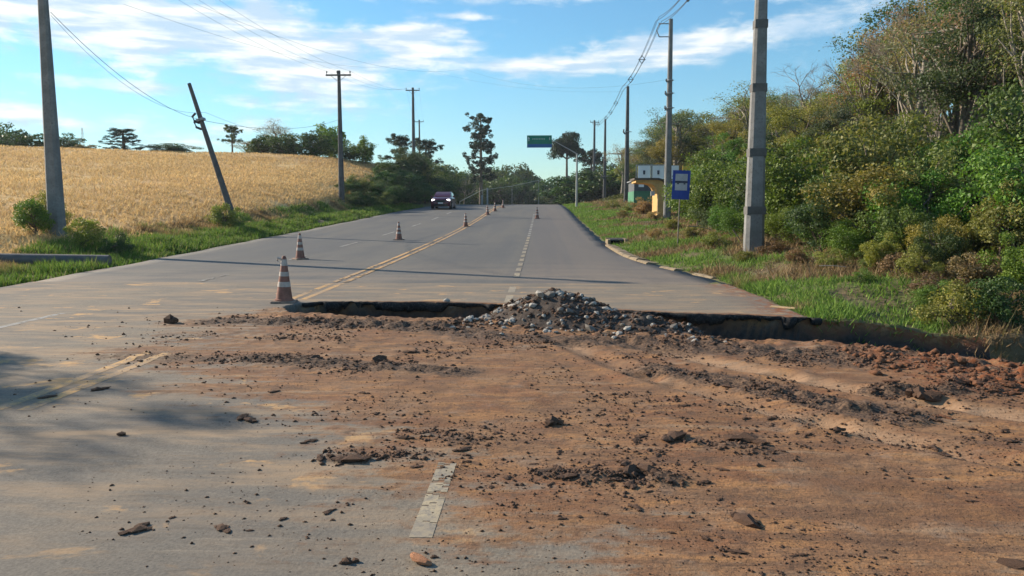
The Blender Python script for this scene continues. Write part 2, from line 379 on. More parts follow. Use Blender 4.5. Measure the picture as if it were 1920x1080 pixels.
def m_verge(t, b):
    p = pos(t); n = t.noise(p, .8, 5, .6); n2 = t.noise(p, 6, 6, .65)
    c = t.mix(t.ss(n, .4, .6), (.10, .12, .035), (.15, .11, .06))
    c = t.mix(t.m('MULTIPLY', t.ss(n2, .5, .7), .7), c, (.05, .045, .025))
    t.put(b.inputs['Base Color'], c); t.put(b.inputs['Normal'], t.bump(n2, .7, .08))
def m_hill(t, b):
    p = pos(t); n = t.noise(p, .5, 5, .6); n2 = t.noise(p, 4, 6, .65)
    c = t.mix(t.ss(n, .4, .6), (.035, .05, .02), (.075, .06, .03))
    c = t.mix(t.m('MULTIPLY', t.ss(n2, .5, .7), .6), c, (.03, .03, .018))
    t.put(b.inputs['Base Color'], c); t.put(b.inputs['Normal'], t.bump(n2, .8, .15))
def m_field(t, b):
    p = pos(t); n = t.noise(t.mapping(p, (1, .5, 1)), .22, 6, .62); n2 = t.noise(p, 2.5, 7, .7); n3 = t.noise(p, 14, 4, .7)
    c = t.mix(t.ss(n, .38, .62), (.64, .42, .17), (.70, .48, .20))
    c = t.mix(t.m('MULTIPLY', t.ss(n2, .5, .75), .25), c, (.46, .26, .10))
    c = t.mix(t.m('MULTIPLY', t.ss(n3, .5, .8), .35), c, (.70, .47, .2))
    st = t.noise(t.mapping(p, (.35, 1, 1), rot=(0, 0, .25)), .55, 6, .6, 1.2)
    tr = t.m('MULTIPLY', t.ss(t.m('ABSOLUTE', t.m('SUBTRACT', st, .52)), .018, .002), t.ss(t.noise(p, .09, 3), .45, .6))
    c = t.mix(t.m('MULTIPLY', t.ss(t.noise(p, .07, 4), .45, .6), .45), c, (.50, .27, .12))
    c = t.mix(t.m('MULTIPLY', tr, .7), c, (.20, .11, .05))
    t.put(b.inputs['Base Color'], c); t.put(b.inputs['Normal'], t.bump(t.m('ADD', n2, t.m('MULTIPLY', n3, .5)), .8, .12))
M_NEAR = material('dirt_and_asphalt', m_near, .92); M_ROAD = material('asphalt', m_road, .8)
M_VERGE = material('verge_soil', m_verge, .95); M_HILL = material('woodland_floor', m_hill, .95); M_FIELD = material('ripe_crop', m_field, .9)
def m_blade(t, b):
    t.put(b.inputs['Base Color'], t.attr('col').outputs['Color'])
    tr = t.node('ShaderNodeBsdfTranslucent'); t.put(tr.inputs[0], t.attr('col').outputs['Color'])
    mx = t.node('ShaderNodeMixShader'); mx.inputs[0].default_value = .35
    t.l.new(b.outputs[0], mx.inputs[1]); t.l.new(tr.outputs[0], mx.inputs[2]); t.l.new(mx.outputs[0], t.n['Material Output'].inputs[0])
M_BLADE = material('grass_blades', m_blade, .7)
def m_leaf(t, b):
    oc = t.node('ShaderNodeObjectInfo').outputs['Color']
    v = t.attr('tint').outputs['Fac']
    c = t.mix(v, t.mix(1., oc, (.55, .62, .6), 'MULTIPLY'), t.mix(1., oc, (1.55, 1.4, 1.15), 'MULTIPLY'))
    t.put(b.inputs['Base Color'], c); t.put(b.inputs['Roughness'], .55)
    tr = t.node('ShaderNodeBsdfTranslucent'); t.put(tr.inputs[0], t.mix(1., c, (1.2, 1.25, .6), 'MULTIPLY'))
    mx = t.node('ShaderNodeMixShader'); mx.inputs[0].default_value = .3
    t.l.new(b.outputs[0], mx.inputs[1]); t.l.new(tr.outputs[0], mx.inputs[2]); t.l.new(mx.outputs[0], t.n['Material Output'].inputs[0])
M_LEAF = material('leaves', m_leaf, .55)
M_BARK = simple('bark', (.13, .105, .08), .9, .4, 5, bump=.6)
M_PALEBARK = simple('pale_bark', (.24, .21, .17), .9, .35, 5, bump=.5)
M_CONC = simple('pole_concrete', (.20, .20, .195), .85, .2, 2.5, bump=.25, dirt=(.14, .135, .13))
M_CONCD = simple('dark_pole_concrete', (.10, .10, .10), .85, .2, 2.5, bump=.25)
M_BAND = simple('dark_band', (.12, .115, .11), .85, .2, 4)
M_STEEL = simple('galvanised_steel', (.30, .31, .32), .5, .15, 5, metal=.4)
M_BLACK = simple('black_cable', (.06, .065, .07), .6, .1, 5)
M_KERB = simple('kerb_concrete', (.25, .195, .125), .9, .2, 5, bump=.4, dirt=(.14, .11, .065))
M_CLOD = simple('dark_clod', (.095, .055, .036), .95, .45, 25, bump=.6, dirt=(.15, .09, .055))
M_CLODR = simple('red_clod', (.15, .068, .035), .95, .4, 20, bump=.6, dirt=(.13, .06, .035))
M_STONE = simple('pale_stone', (.36, .34, .30), .8, .25, 14, bump=.5, dirt=(.13, .10, .08))
M_STONEG = simple('grey_stone', (.16, .145, .125), .85, .3, 14, bump=.5, dirt=(.14, .11, .09))

# ------------------------------------------------------------------ ground meshes
def grid_mesh(name, xs, ys, zf, keep=None, smooth=True):
    xx, yy = np.meshgrid(xs, ys, indexing='ij'); z = zf(xx, yy)
    nx, ny = xx.shape; v = np.stack([xx.ravel(), yy.ravel(), z.ravel()], 1)
    i, j = np.meshgrid(np.arange(nx-1), np.arange(ny-1), indexing='ij'); a = i*ny+j
    f = np.stack([a, a+ny, a+ny+1, a+1], -1)
    if keep is not None: f = f[keep(.5*(xx[:-1, :-1]+xx[1:, 1:]), .5*(yy[:-1, :-1]+yy[1:, 1:]))]
    f = f.reshape(-1, 4)
    u, inv = np.unique(f, return_inverse=True); v = v[u]; f = inv.reshape(-1, 4)
    return mesh_np(name, v, f, smooth), v
xs = np.arange(X0, X1+.01, .0343); xs[-1] = X1; xs = np.append(xs[xs < X1-.01], X1)
ys = np.append(2.5+np.cumsum(np.concatenate([[0], np.interp(np.linspace(0, 1, 430), [0, 1], [.018, .045])])), 16); ys = np.append(ys[ys < 15.98], 16)
def nearparts(name, keep):
    me, v = grid_mesh(name, xs, ys, H, keep)
    x, y = v[:, 0], v[:, 1]
    tr = trench(x, y); bank = sm(x, 3.9, 4.6)
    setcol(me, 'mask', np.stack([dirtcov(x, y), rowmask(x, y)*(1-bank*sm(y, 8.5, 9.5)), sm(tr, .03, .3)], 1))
    setflt(me, 'dust', sm(y, 3, 5)*.6+.4*sm(12-np.abs(y-9), 0, 10)*np.clip(1-np.abs(x+6)/9, .0, 1)+.25)
    setflt(me, 'track', trackmask(x, y)*dirtcov(x, y))
    setflt(me, 'red', sm(x, 2.4, 4.6)*sm(y, 5.6, 7.4)*(.6+.8*fbm(x, y, 1.4, 3, 55)))
    return me
road = struct(link('road', nearparts('road', lambda x, y: (x > eL(y)) & (x < eR(y)) & (trench(x, y) <= .02)), M_NEAR))
trenchm = struct(link('trench', nearparts('trench', lambda x, y: (trench(x, y) > .02) & (x < 6.3)), M_NEAR))  # right end takes in the grass bank, its shade painted as dark earth
vm = nearparts('verge', lambda x, y: (x <= eL(y)) | ((x >= eR(y)) & (trench(x, y) <= .02)) | ((x >= 6.3) & (trench(x, y) > .02)))
struct(link('verge', vm, M_VERGE))
gx = np.unique(np.round(np.concatenate([np.arange(-420, -60, 10), np.arange(-60, -11.6, .6), np.arange(-11.6, 9, .3), [9.], np.arange(9.6, 60, .7), np.arange(62, 420, 10)]), 3))
gy = np.unique(np.round(np.concatenate([np.arange(-30, 2.4, 1.3), [2.5], np.arange(2.9, 16, .4), [16.], np.arange(16.4, 60, .4), np.arange(60, 180, 1.2), np.arange(182, 620, 9)]), 3))
gy[0] = -40
def GZ(x, y):
    z = G(x, y); und = (x > eL(y)+.1) & (x < eR(y)-.1) & (y > 16.05) & (y < 175)
    return np.where(und, z-.13, z)
inpatch = lambda x, y: (x > X0) & (x < X1) & (y > Y0) & (y < Y1)
cat = lambda x, y: np.where((x > eL(y)) & (x < eR(y)) & (y < 16), 0, np.where(x <= eL(y), np.where(eL(y)-x > 2.8, 1, 2), np.where((x-eR(y) > 6.5) | (y > 140), 3, 2)))
for k, (nm, mt) in enumerate([('road', M_NEAR), ('crop_field', M_FIELD), ('verge', M_VERGE), ('hillside', M_HILL)]):
    me, v = grid_mesh(nm, gx, gy, GZ, lambda x, y: (cat(x, y) == k) & ~inpatch(x, y))
    if k == 0:
        setcol(me, 'mask', np.stack([sm(v[:, 0], -1, 2), v[:, 0]*0, v[:, 0]*0], 1)); setflt(me, 'dust', v[:, 0]*0+.3); setflt(me, 'red', v[:, 0]*0)
    struct(link(nm, me, mt))
# the road beyond the trench, a slab with an edge
ry = np.concatenate([np.arange(15.9, 60, .5), np.arange(60, 176, 1.5)]); cols = 26
lv = []; 
for y in ry:
    a, b = float(eL(y)), float(eR(y)); b += .05*math.sin(y*1.7)+.04*math.sin(y*4.1); a += .06*math.sin(y*1.3)
    z = float(P(y))+ (0.0 if y > 16 else -.002)
    row = [(a-.02, y, z-.16)]+[(a+(b-a)*k/cols, y, z) for k in range(cols+1)]+[(b+.02, y, z-.16)]
    lv += row
W = cols+3; lf = [(i*W+k, i*W+k+1, (i+1)*W+k+1, (i+1)*W+k) for i in range(len(ry)-1) for k in range(W-1)]
me = mesh_np('road', lv, lf, True); farroad = struct(link('road', me, M_ROAD))

ra = random.Random(12); lipm = material('broken_asphalt', lambda t, b: (lambda p: t.put(b.inputs['Base Color'], t.mix(t.ss(t.noise(p, 30, 4, .7), .5, .66), (.022, .022, .023), (.075, .07, .064))))(pos(t)), .95)
lipv, lipf = [], []; x = -3.95; off = .04; th0 = .07; steps = []
while x < 4.05:
    if ra.random() < .30: off = ra.uniform(-.05, .12); th0 = ra.choice([.03, .07, .11, .15])
    steps.append((x, off+ra.uniform(-.02, .02), (th0 if steps else .05)+ra.uniform(-.02, .03))); x += ra.choice([.015, .03, .06, .10])
th0 = .06
for i, (x, o_, th_) in enumerate(steps):
    o_ += .12*(float(fbm(np.array(x), np.array(3.3), .9, 3, 64))-.5)
    yb = float(Fl(np.array(x)))+.06; yf = yb-.13-o_; z = float(P(yb))+.012+ra.uniform(-.006, .006)
    lipv += [(x, yb+.2, z-.03), (x, yf+.01, z), (x, yf+ra.uniform(-.01, .03), z-th_*.5), (x, yf+.03+ra.uniform(0, .06), z-th_), (x, yb+.3, z-th_-.03)]
lipf = [(i*5+k, i*5+k+1, (i+1)*5+k+1, (i+1)*5+k) for i in range(len(steps)-1) for k in range(4)]
link('broken_edge', mesh_np('broken_edge', lipv, lipf), lipm, road)
for k in range(16):
    x = ra.uniform(-3.6, 3.6); 
    if -1.2 < x < 1.9: continue
    g = MB(); n_ = 6; R_ = ra.uniform(.09, .22); pl = [(R_*ra.uniform(.7, 1.2)*math.cos(6.283*i/n_), R_*.7*ra.uniform(.7, 1.2)*math.sin(6.283*i/n_)) for i in range(n_)]
    o = g.prism(pl, -.03, .03, 'z').build('asphalt_slab', lipm, None, bevel=.006); y = float(Fl(np.array(x)))-ra.uniform(.25, .8); o.location = (x, y, ground(x, y)+.04); o.rotation_euler = (ra.uniform(.3, 1.0), ra.uniform(-.4, .4), ra.uniform(-.5, .5))
    sd_ = 'left' if x < -1.2 else 'right'; tag(o, f'broken dark asphalt slab tipped into the {sd_} part of the trench', 'asphalt slab', f'broken asphalt slabs in the {sd_} part of the trench')
# painted markings, worn away in places
def m_paint(col):
    def fn(t, b):
        p = pos(t); n = t.noise(p, 14, 5, .7); n2 = t.noise(p, 1.1, 4)
        c = t.mix(t.ss(n, .42, .62), col, tuple(.5*x+.08 for x in col)); c = t.mix(t.m('MULTIPLY', t.ss(n2, .38, .62), .55), c, (.21, .185, .155)); c = t.mix(t.m('MULTIPLY', t.ss(t.noise(p, 40, 4, .7), .5, .62), .6), c, (.15, .14, .125))
        t.put(b.inputs['Base Color'], c)
    return fn
M_YEL = material('yellow_paint', m_paint((.60, .34, .11)), .8); M_WHT = material('white_paint', m_paint((.40, .33, .215)), .8)
M_WHTF = material('faded_white_paint', m_paint((.36, .35, .32)), .8)
HG = H(*np.meshgrid(xs, ys, indexing='ij'))
def HB(a, b):      # the road mesh's own height, between its corners
    i = np.clip(np.searchsorted(xs, a)-1, 0, len(xs)-2); j = np.clip(np.searchsorted(ys, b)-1, 0, len(ys)-2)
    u = (a-xs[i])/(xs[i+1]-xs[i]); v = (b-ys[j])/(ys[j+1]-ys[j])
    return (HG[i, j]*(1-u)+HG[i+1, j]*u)*(1-v)+(HG[i, j+1]*(1-u)+HG[i+1, j+1]*u)*v
def marking(name, xc, y0, y1, wd, m, res, wear, seed, parent):
    n = max(2, int((y1-y0)/res)); nx = max(2, int(wd/max(res, .04))+1)
    x = np.linspace(xc-wd/2, xc+wd/2, nx+1); y = np.linspace(y0, y1, n+1)
    zf = (lambda a, b: HB(a, b)+.002) if y1 < 15.9 else (lambda a, b: P(b)+.008)
    me, v = grid_mesh(name, x, y, zf, lambda a, b: fbm(a+.7*b, b-.4*a, 8., 5, seed, .8)+.4*(fbm(a, b, .7, 2, seed+9)-.5) > wear)
    return link(name, me, m, parent)
marking('centre_line', -4.13, 5.9, 8.3, .115, M_YEL, .014, .27, 201, road); marking('centre_line', -4.36, 5.9, 8.35, .115, M_YEL, .014, .27, 211, road)
marking('centre_line', -4.13, 13.2, 15.89, .115, M_YEL, .03, .30, 202, road); marking('centre_line', -4.36, 13.2, 15.89, .115, M_YEL, .03, .30, 203, road)
marking('centre_line', -4.12, 16.05, 105, .12, M_YEL, .12, .36, 204, farroad); marking('centre_line', -4.36, 16.05, 105, .12, M_YEL, .12, .36, 205, farroad)
marking('lane_dash', -.585, 3.62, 4.72, .115, M_WHT, .009, .33, 206, road)
y = 12.95; k = 0
while y < 60:
    L = .95; xx = -.56-.0*y
    if y+L < 15.9 or y > 16.02: marking('lane_dash', xx, y, y+L, .13, M_WHT if y < 34 else M_WHTF, .06, .34, 220+k, road if y < 15.9 else farroad)
    y += L+.32+.012*y; k += 1
for k, (yc, L) in enumerate([(10.3, 2.2), (13.6, .0), (16.9, 1.4), (22.8, 1.6), (29.3, 3), (36.7, 3), (44.9, 3.2), (53, 3.2), (61, 3.2), (69, 3.2)]):
    if L > 0: marking('lane_dash', -7.27, yc-L/2, yc+L/2, .12, M_WHTF, .06, .43 if k < 4 else .36, 260+k, road if yc < 15 else farroad)

# ------------------------------------------------------------------ blades of grass, crop and straw
def blades(name, x, y, z, h, wd, col, lean, seed, label, cat):
    r = np.random.RandomState(seed); n = len(x); a = r.rand(n)*6.283; la = r.rand(n)*6.283; ll = lean*(.3+r.rand(n))*h
    c, s = np.cos(a)*wd/2, np.sin(a)*wd/2
    v = np.empty((n, 3, 3)); v[:, 0] = np.stack([x-c, y-s, z-.02], 1); v[:, 1] = np.stack([x+c, y+s, z-.02], 1)
    v[:, 2] = np.stack([x+ll*np.cos(la), y+ll*np.sin(la), z+h*np.sqrt(np.clip(1-(ll/h)**2*.6, .05, 1))], 1)
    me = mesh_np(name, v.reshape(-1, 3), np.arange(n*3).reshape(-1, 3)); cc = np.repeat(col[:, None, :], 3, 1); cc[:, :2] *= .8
    setcol(me, 'col', cc.reshape(-1, 3)); o = link(name, me, M_BLADE); return tag(o, label, cat, kind='stuff')
def pal(r, n, cols, wts):
    k = r.choice(len(cols), n, p=np.array(wts)/sum(wts)); c = np.array(cols)[k]; return c*(.7+.6*r.rand(n, 1))
r = np.random.RandomState(3)
# left verge
n = 110000; y = 12+63*r.rand(n)**1.5; s = .15+3.4*r.rand(n)**1.1; x = eL(y)-s
tuft = fbm(x, y, 1.3, 3, 301); k = (tuft+.25*(r.rand(n)-.5) > .42); x, y, s, tuft = x[k], y[k], s[k], tuft[k]
nn = len(x); col = pal(r, nn, [(.15, .25, .035), (.20, .30, .05), (.09, .16, .03), (.28, .26, .09)], [4, 3, 3, 1.0])
dry = sm(fbm(x, y, .5, 3, 333), .5, .62)[:, None]*sm(s, 1.2, 2.6)[:, None]; col = col*(1-dry)+dry*np.array([.33, .22, .10])*(.7+.6*r.rand(nn, 1))
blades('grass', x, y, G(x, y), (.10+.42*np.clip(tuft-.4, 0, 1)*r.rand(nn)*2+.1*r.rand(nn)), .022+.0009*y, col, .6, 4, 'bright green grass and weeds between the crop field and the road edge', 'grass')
# crop
n = 330000; y = 14+88*r.rand(n)**1.3; s = 2.6+75*r.rand(n)**1.5; x = eL(y)-s; k = (np.hypot(x, y) < 92) & (x > -.78*y-2); x, y = x[k], y[k]
nn = len(x); hh = fbm(x, y, .8, 3, 320); col = pal(r, nn, [(.70, .49, .22), (.76, .56, .27), (.65, .44, .19), (.56, .36, .15)], [4, 3, 3, .8])
dens = fbm(x, y, .25, 4, 321); lay = np.abs(fbm(x*.45+y*.15, y*.9, .22, 4, 322)-.5); k = (dens+.3*(r.rand(nn)-.5) > .30) & ~((lay < .012) & (fbm(x, y, .05, 2, 323) > .45)); x, y, hh, col = x[k], y[k], hh[k], col[k]; col = col*(1-.10*sm(fbm(x, y*.6, .09, 3, 324), .45, .62))[:, None]
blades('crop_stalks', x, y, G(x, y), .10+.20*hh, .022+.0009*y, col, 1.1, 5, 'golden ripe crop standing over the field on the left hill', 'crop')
# right verge: green near the road, brown straw up the bank
n = 210000; y = 8.2+80*r.rand(n)**2.2; t = .12+9*r.rand(n)**1.25; x = np.maximum(eR(y), 3.6+0*y*(y < 13))*(y < 13)+eR(y)*(y >= 13)+t
k = (y-Nl(np.clip(x, -4, 9)) > .9) & (trench(x, y) < .5) & ((x-eR(y) < 6.5) | (y < 22)); x, y, t = x[k], y[k], t[k]
patch = fbm(x, y, .55, 4, 331); tuft = fbm(x, y, 1.7, 3, 341); nn = len(x)
k = tuft+.3*(r.rand(nn)-.5) > .36; x, y, t, patch, tuft = x[k], y[k], t[k], patch[k], tuft[k]; nn = len(x)
g = pal(r, nn, [(.16, .28, .04), (.23, .34, .06), (.10, .18, .035)], [4, 3, 3]); d = pal(r, nn, [(.30, .20, .10), (.38, .27, .14), (.17, .11, .06), (.24, .20, .08)], [4, 2, 3, 2])
mixf = sm(patch+.07*sm(t, 1.6, 3.8)-.09*sm(2.4-t, 0, 1.4)-.10*sm(y, 45, 58)*sm(3.2-t, 0, 1), .48, .56)[:, None]; col = g*(1-mixf)+d*mixf
z = np.where((x < X1) & (y < Y1), H(np.clip(x, X0, X1), np.clip(y, Y0, Y1)), G(x, y))
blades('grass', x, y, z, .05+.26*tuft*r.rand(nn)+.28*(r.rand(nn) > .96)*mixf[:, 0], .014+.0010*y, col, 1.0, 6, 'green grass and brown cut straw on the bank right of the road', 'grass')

# ------------------------------------------------------------------ trees and shrubs
def leafcloud(centres, radii, per, size, seed, flat=.75, up=.35):
    r = np.random.RandomState(seed); n = sum(per) if isinstance(per, list) else per*len(centres)
    idx = np.repeat(np.arange(len(centres)), per); c = np.array(centres)[idx]; R = np.array(radii)[idx]
    d = r.normal(size=(n, 3)); d /= np.linalg.norm(d, axis=1, keepdims=True); d[:, 2] = np.where(r.rand(n) < up, np.abs(d[:, 2]), d[:, 2])
    rho = (.35+.65*r.rand(n)**.6)*(1+.25*r.normal(size=n)*(r.rand(n) < .25))
    p = c+d*(R*rho)[:, None]*np.array([1, 1, flat])
    nrm = d*.9+r.normal(size=(n, 3))*.75+np.array([0, 0, .25]); nrm /= np.linalg.norm(nrm, axis=1, keepdims=True)
    a = np.cross(nrm, r.normal(size=(n, 3))); a /= np.linalg.norm(a, axis=1, keepdims=True); b = np.cross(nrm, a)
    s = size*(.6+.8*r.rand(n))[:, None]
    v = np.stack([p-a*s*.5, p+b*s*.32, p+a*s*.55, p-b*s*.32], 1)
    tint = np.repeat(np.clip(.5+.25*r.normal(size=n)+.35*(r.rand(len(centres))[idx]-.5), 0, 1), 4)
    return v.reshape(-1, 3), tint
def leafmesh(name, vs, ts):
    v = np.concatenate(vs); t = np.concatenate(ts); me = mesh_np(name, v, np.arange(len(v)).reshape(-1, 4)); setflt(me, 'tint', t); me.materials.append(M_LEAF); return me
def limb(mb, a, b, r0, r1, rnd, n=5, bend=.12, segs=4):
    a, b = Vector(a), Vector(b); L = (b-a).length; pts = []
    off = Vector((rnd.uniform(-1, 1), rnd.uniform(-1, 1), rnd.uniform(-.2, 1)))*L*bend
    for i in range(segs+1):
        t = i/segs; pts.append(a.lerp(b, t)+off*math.sin(math.pi*t)*(1 if i not in (0, segs) else 0))
    mb.tube(pts, [r0+(r1-r0)*i/segs for i in range(segs+1)], n, cap=False); return pts
def broadleaf(seed, Hh, R, th, ncl, per, leaf, flat=.7, cr=.36):
    """returns (trunk MB, crown mesh) for a tree Hh tall with crown radius R from height th"""
    rnd = random.Random(seed); mb = MB(); cz = (Hh+th)/2; hz = (Hh-th)/2
    cs, rs = [], []
    for i in range(ncl):
        u = rnd.uniform(-1, 1); a = rnd.uniform(0, 6.283); q = rnd.uniform(.35, .92)
        w_ = math.sqrt(1-u*u)*q*(1-.25*max(0, -u)); k = cr*rnd.uniform(.6, 1.15)*R
        cs.append((w_*R*math.cos(a)*rnd.uniform(.8, 1.15), w_*R*math.sin(a)*rnd.uniform(.8, 1.15), cz+u*q*hz)); rs.append(k)
    top = (rnd.uniform(-.08, .08)*Hh, rnd.uniform(-.05, .05)*Hh, th+.55*(Hh-th))
    r0 = Hh*.022+.03
    tp = limb(mb, (0, 0, -.3), top, r0, r0*.35, rnd, 7, .05, 6)
    for c in cs:
        s = min(len(tp)-1, max(1, int(len(tp)*rnd.uniform(.35, .95)))); limb(mb, tp[s], c, r0*.38, r0*.08, rnd, 4, .12, 3)
    v, t = leafcloud(cs, rs, per, leaf, seed, flat)
    return mb, leafmesh('crown', [v], [t])
def bare(seed, Hh, spread, depth=5, r0=None, droop=.0):
    rnd = random.Random(seed); mb = MB(); r0 = r0 or Hh*.012+.02
    def go(p, d, L, r, k):
        e = p+d*L; limb(mb, p, e, r, r*.62, rnd, 5 if k > 2 else 3, .07, 3 if k > 2 else 2)
        if k == 0: return
        for _ in range(3 if k > 1 else 4):
            nd = (d+Vector((rnd.gauss(0, 1), rnd.gauss(0, 1), rnd.gauss(.12, .5)))*spread).normalized()
            go(p+d*L*rnd.uniform(.55, 1.), nd, L*rnd.uniform(.55, .8), r*.55, k-1)
    go(Vector((0, 0, -.3)), Vector((rnd.uniform(-.1, .1), rnd.uniform(-.1, .1), 1)).normalized(), Hh*.36, r0, depth)
    return mb
def araucaria(seed, Hh, R, low, tiers, leaf=.28, per=90, tuft=.16, cup=.22):
    """tall bare trunk, level tiers of branches each ending in a dense tuft"""
    rnd = random.Random(seed); mb = MB(); limb(mb, (0, 0, -.3), (0, 0, Hh*.97), Hh*.019+.12, .12, rnd, 8, .01, 6)
    cs, rs = [], []
    for i in range(tiers):
        f = i/max(1, tiers-1); z = low+(Hh*.93-low)*f+rnd.uniform(-.25, .25); m = rnd.randint(4, 7); rr = R*rnd.uniform(.55, 1.05)*(1-.25*f if f < .85 else .8)
        for j in range(m):
            a = 6.283*j/m+rnd.uniform(-.4, .4); q = rr*rnd.uniform(.5, 1.1); e = (q*math.cos(a), q*math.sin(a), z+cup*q+rnd.uniform(-.16, .16)*R)
            limb(mb, (0, 0, z), e, .10, .04, rnd, 4, .08, 3)
            for _ in range(5): u = rnd.uniform(.62, 1.08); cs.append((e[0]*u+rnd.gauss(0, tuft*R*.5), e[1]*u+rnd.gauss(0, tuft*R*.5), z+(e[2]-z)*u+rnd.uniform(-.12, .14)*R)); rs.append(R*tuft*rnd.uniform(.35, 1.1))
    for _ in range(8): cs.append((rnd.gauss(0, .25)*R, rnd.gauss(0, .25)*R, Hh*.95+rnd.uniform(-.05, .04)*Hh)); rs.append(R*tuft*rnd.uniform(.9, 1.5))
    v, t = leafcloud(cs, rs, int(per*.8), leaf*.8, seed, .8); return mb, leafmesh('crown', [v], [t])
def plant(name, label, cat_, proto, loc, rz, sc, col, group=None, bark=None):
    """a thing of trunk and crown sharing its mesh data with others of its prototype; proto = [trunk mesh, crown mesh]"""
    o = thing(name, label, cat_, loc, rz, group); o.scale = sc if isinstance(sc, tuple) else (sc, sc, sc)
    if proto[0]: link('trunk', proto[0], None, o)
    if proto[1]: c = link('crown', proto[1], None, o); c.color = (*col, 1)
    return o
def proto(mb, crown, bark=M_BARK):
    me = bpy.data.meshes.new('trunk'); me.from_pydata([tuple(v) for v in mb.v], [], mb.f); me.materials.append(bark); me.polygons.foreach_set('use_smooth', [True]*len(me.polygons))
    return [me, crown]
BT = [proto(*broadleaf(11+i, 10, [3.2, 3.6, 3.0, 3.9, 2.6][i], [3.2, 2.6, 4.0, 3., 2.5][i], [30, 36, 28, 34, 26][i], 430, .125, .7, [.34, .32, .36, .3, .4][i]), M_PALEBARK if i % 2 else M_BARK) for i in range(5)]
ST = [proto(*broadleaf(41+i, 10, [2.8, 3.4, 3.0][i], 3.5, [34, 40, 30][i], 150, .11, .6, .34), M_PALEBARK) for i in range(3)]      # thin winter crowns
BU = [proto(*broadleaf(71+i, 2.5, [1.5, 1.7, 1.3, 1.6][i], (.2), 34, 300, .075, .8, .32)) for i in range(4)]
BN = [proto(*broadleaf(91+i, 1.2, [.8, .9][i], .05, 26, 190, .055, .8, .34)) for i in range(2)]
BB = [proto(bare(120+i, 10, [.42, .55, .36][i], 6), None, M_PALEBARK) for i in range(3)]
RT = [proto(*broadleaf(181+i, 10, [5.0, 4.4, 5.4][i], .4, 44, 130, .42, .8, .3)) for i in range(3)]   # far round crowns
VT = [proto(*broadleaf(141+i, 6, 1.5, .3, 40, 190, .12, .9, .34)) for i in range(2)]   # vine-clad column

DG, GR, OL, YG, BRN, BGN = (.058, .100, .036), (.110, .175, .040), (.195, .210, .060), (.230, .245, .062), (.215, .180, .110), (.085, .12, .072)
rnd = random.Random(77)
def gz(x, y): return ground(x, y)
kinds = {'dark': (DG, 'dark green tree'), 'green': (GR, 'mid green tree'), 'olive': (OL, 'olive green tree'), 'yellow': (YG, 'yellow green tree'), 'brown': (BRN, 'brown thin tree'), 'blue': (BGN, 'blue green tree')}
def vary(c, q=.2): return tuple(x*rnd.uniform(1-q, 1+q) for x in c)
# woods on the right slope, from the foremost row to the ridge
spots = []
tries = 0
while len(spots) < 125 and tries < 12000:
    tries += 1
    Y = 16+92*rnd.random()**1.1; t = rnd.uniform(9.5 if Y < 45 else 8, 34) if Y < 60 else rnd.uniform(7, 26); X = float(eR(Y))+t
    if X > .80*Y+3: continue
    if any((X-a)**2+(Y-b)**2 < (1.9+.012*Y)**2*1.35 for a, b in spots): continue
    spots.append((X, Y))
spots += [(bear(p, Y), Y) for p, Y in [(1725, 33), (1655, 38), (1780, 36), (1880, 30), (1830, 38), (1700, 46), (1620, 50), (1900, 38)]]
for i, (X, Y) in enumerate(spots):
    t = X-float(eR(Y)); px = 1015+1450*X/Y
    cap = float(np.interp(px, [1215, 1240, 1300, 1345, 1400, 1470, 1560, 1620, 1660, 1800, 1950], [250, 205, 198, 205, 155, 165, 150, 60, -10, -80, -140]))
    zc = ztop(cap+rnd.uniform(0, 55), Y); b = gz(X, Y); hgt = min(zc-b, rnd.uniform(7.5, 13.5), 5.5+.75*max(0, t-7) if Y < 60 else 14)
    if hgt < 2.2 or (1245 < px < 1335 and Y < 64): continue
    w_ = rnd.random()
    kd = 'brown' if w_ < .30 else 'olive' if w_ < .58 else 'yellow' if w_ < .70 else 'green' if w_ < .80 else 'blue' if w_ < .92 else 'dark'
    pr = rnd.choice(ST) if kd == 'brown' or (kd == 'olive' and rnd.random() < .5) else rnd.choice(BT)
    where = 'front' if t < 14 else 'middle' if t < 22 else 'back'
    dist = 'near' if Y < 35 else 'midway' if Y < 60 else 'far'
    lab = f"{dist} {kinds[kd][1]} in the {where} rows of the woods"
    s = hgt/10; sw = max(s, .55)*rnd.uniform(.9, 1.25)
    plant('broadleaf_tree', lab, 'tree', pr, (X, Y, b), rnd.uniform(0, 6.28), (sw, sw, s), vary(kinds[kd][0]), f"{dist} {kinds[kd][1]}s in the {where} rows of the woods")
for px, py, Y, w_, c, pr, lab in [(1258, 190, 68, 2.9, BGN, ST[0], 'grey green round tree standing behind the bus shelter'), (1300, 205, 72, 3.2, OL, BT[1], 'olive tree just right of the tree behind the bus shelter'), (1392, 168, 62, 3.2, OL, ST[1], 'olive tree whose crown peaks left of the near right pole'), (1350, 205, 68, 3., BRN, ST[2], 'brown tree left of the olive peak beside the near right pole')]:
    X = bear(px, Y); b = gz(X, Y); plant('broadleaf_tree', lab, 'tree', pr, (X, Y, b), px, (w_/3, w_/3, (ztop(py-8, Y)-b)/10), c)
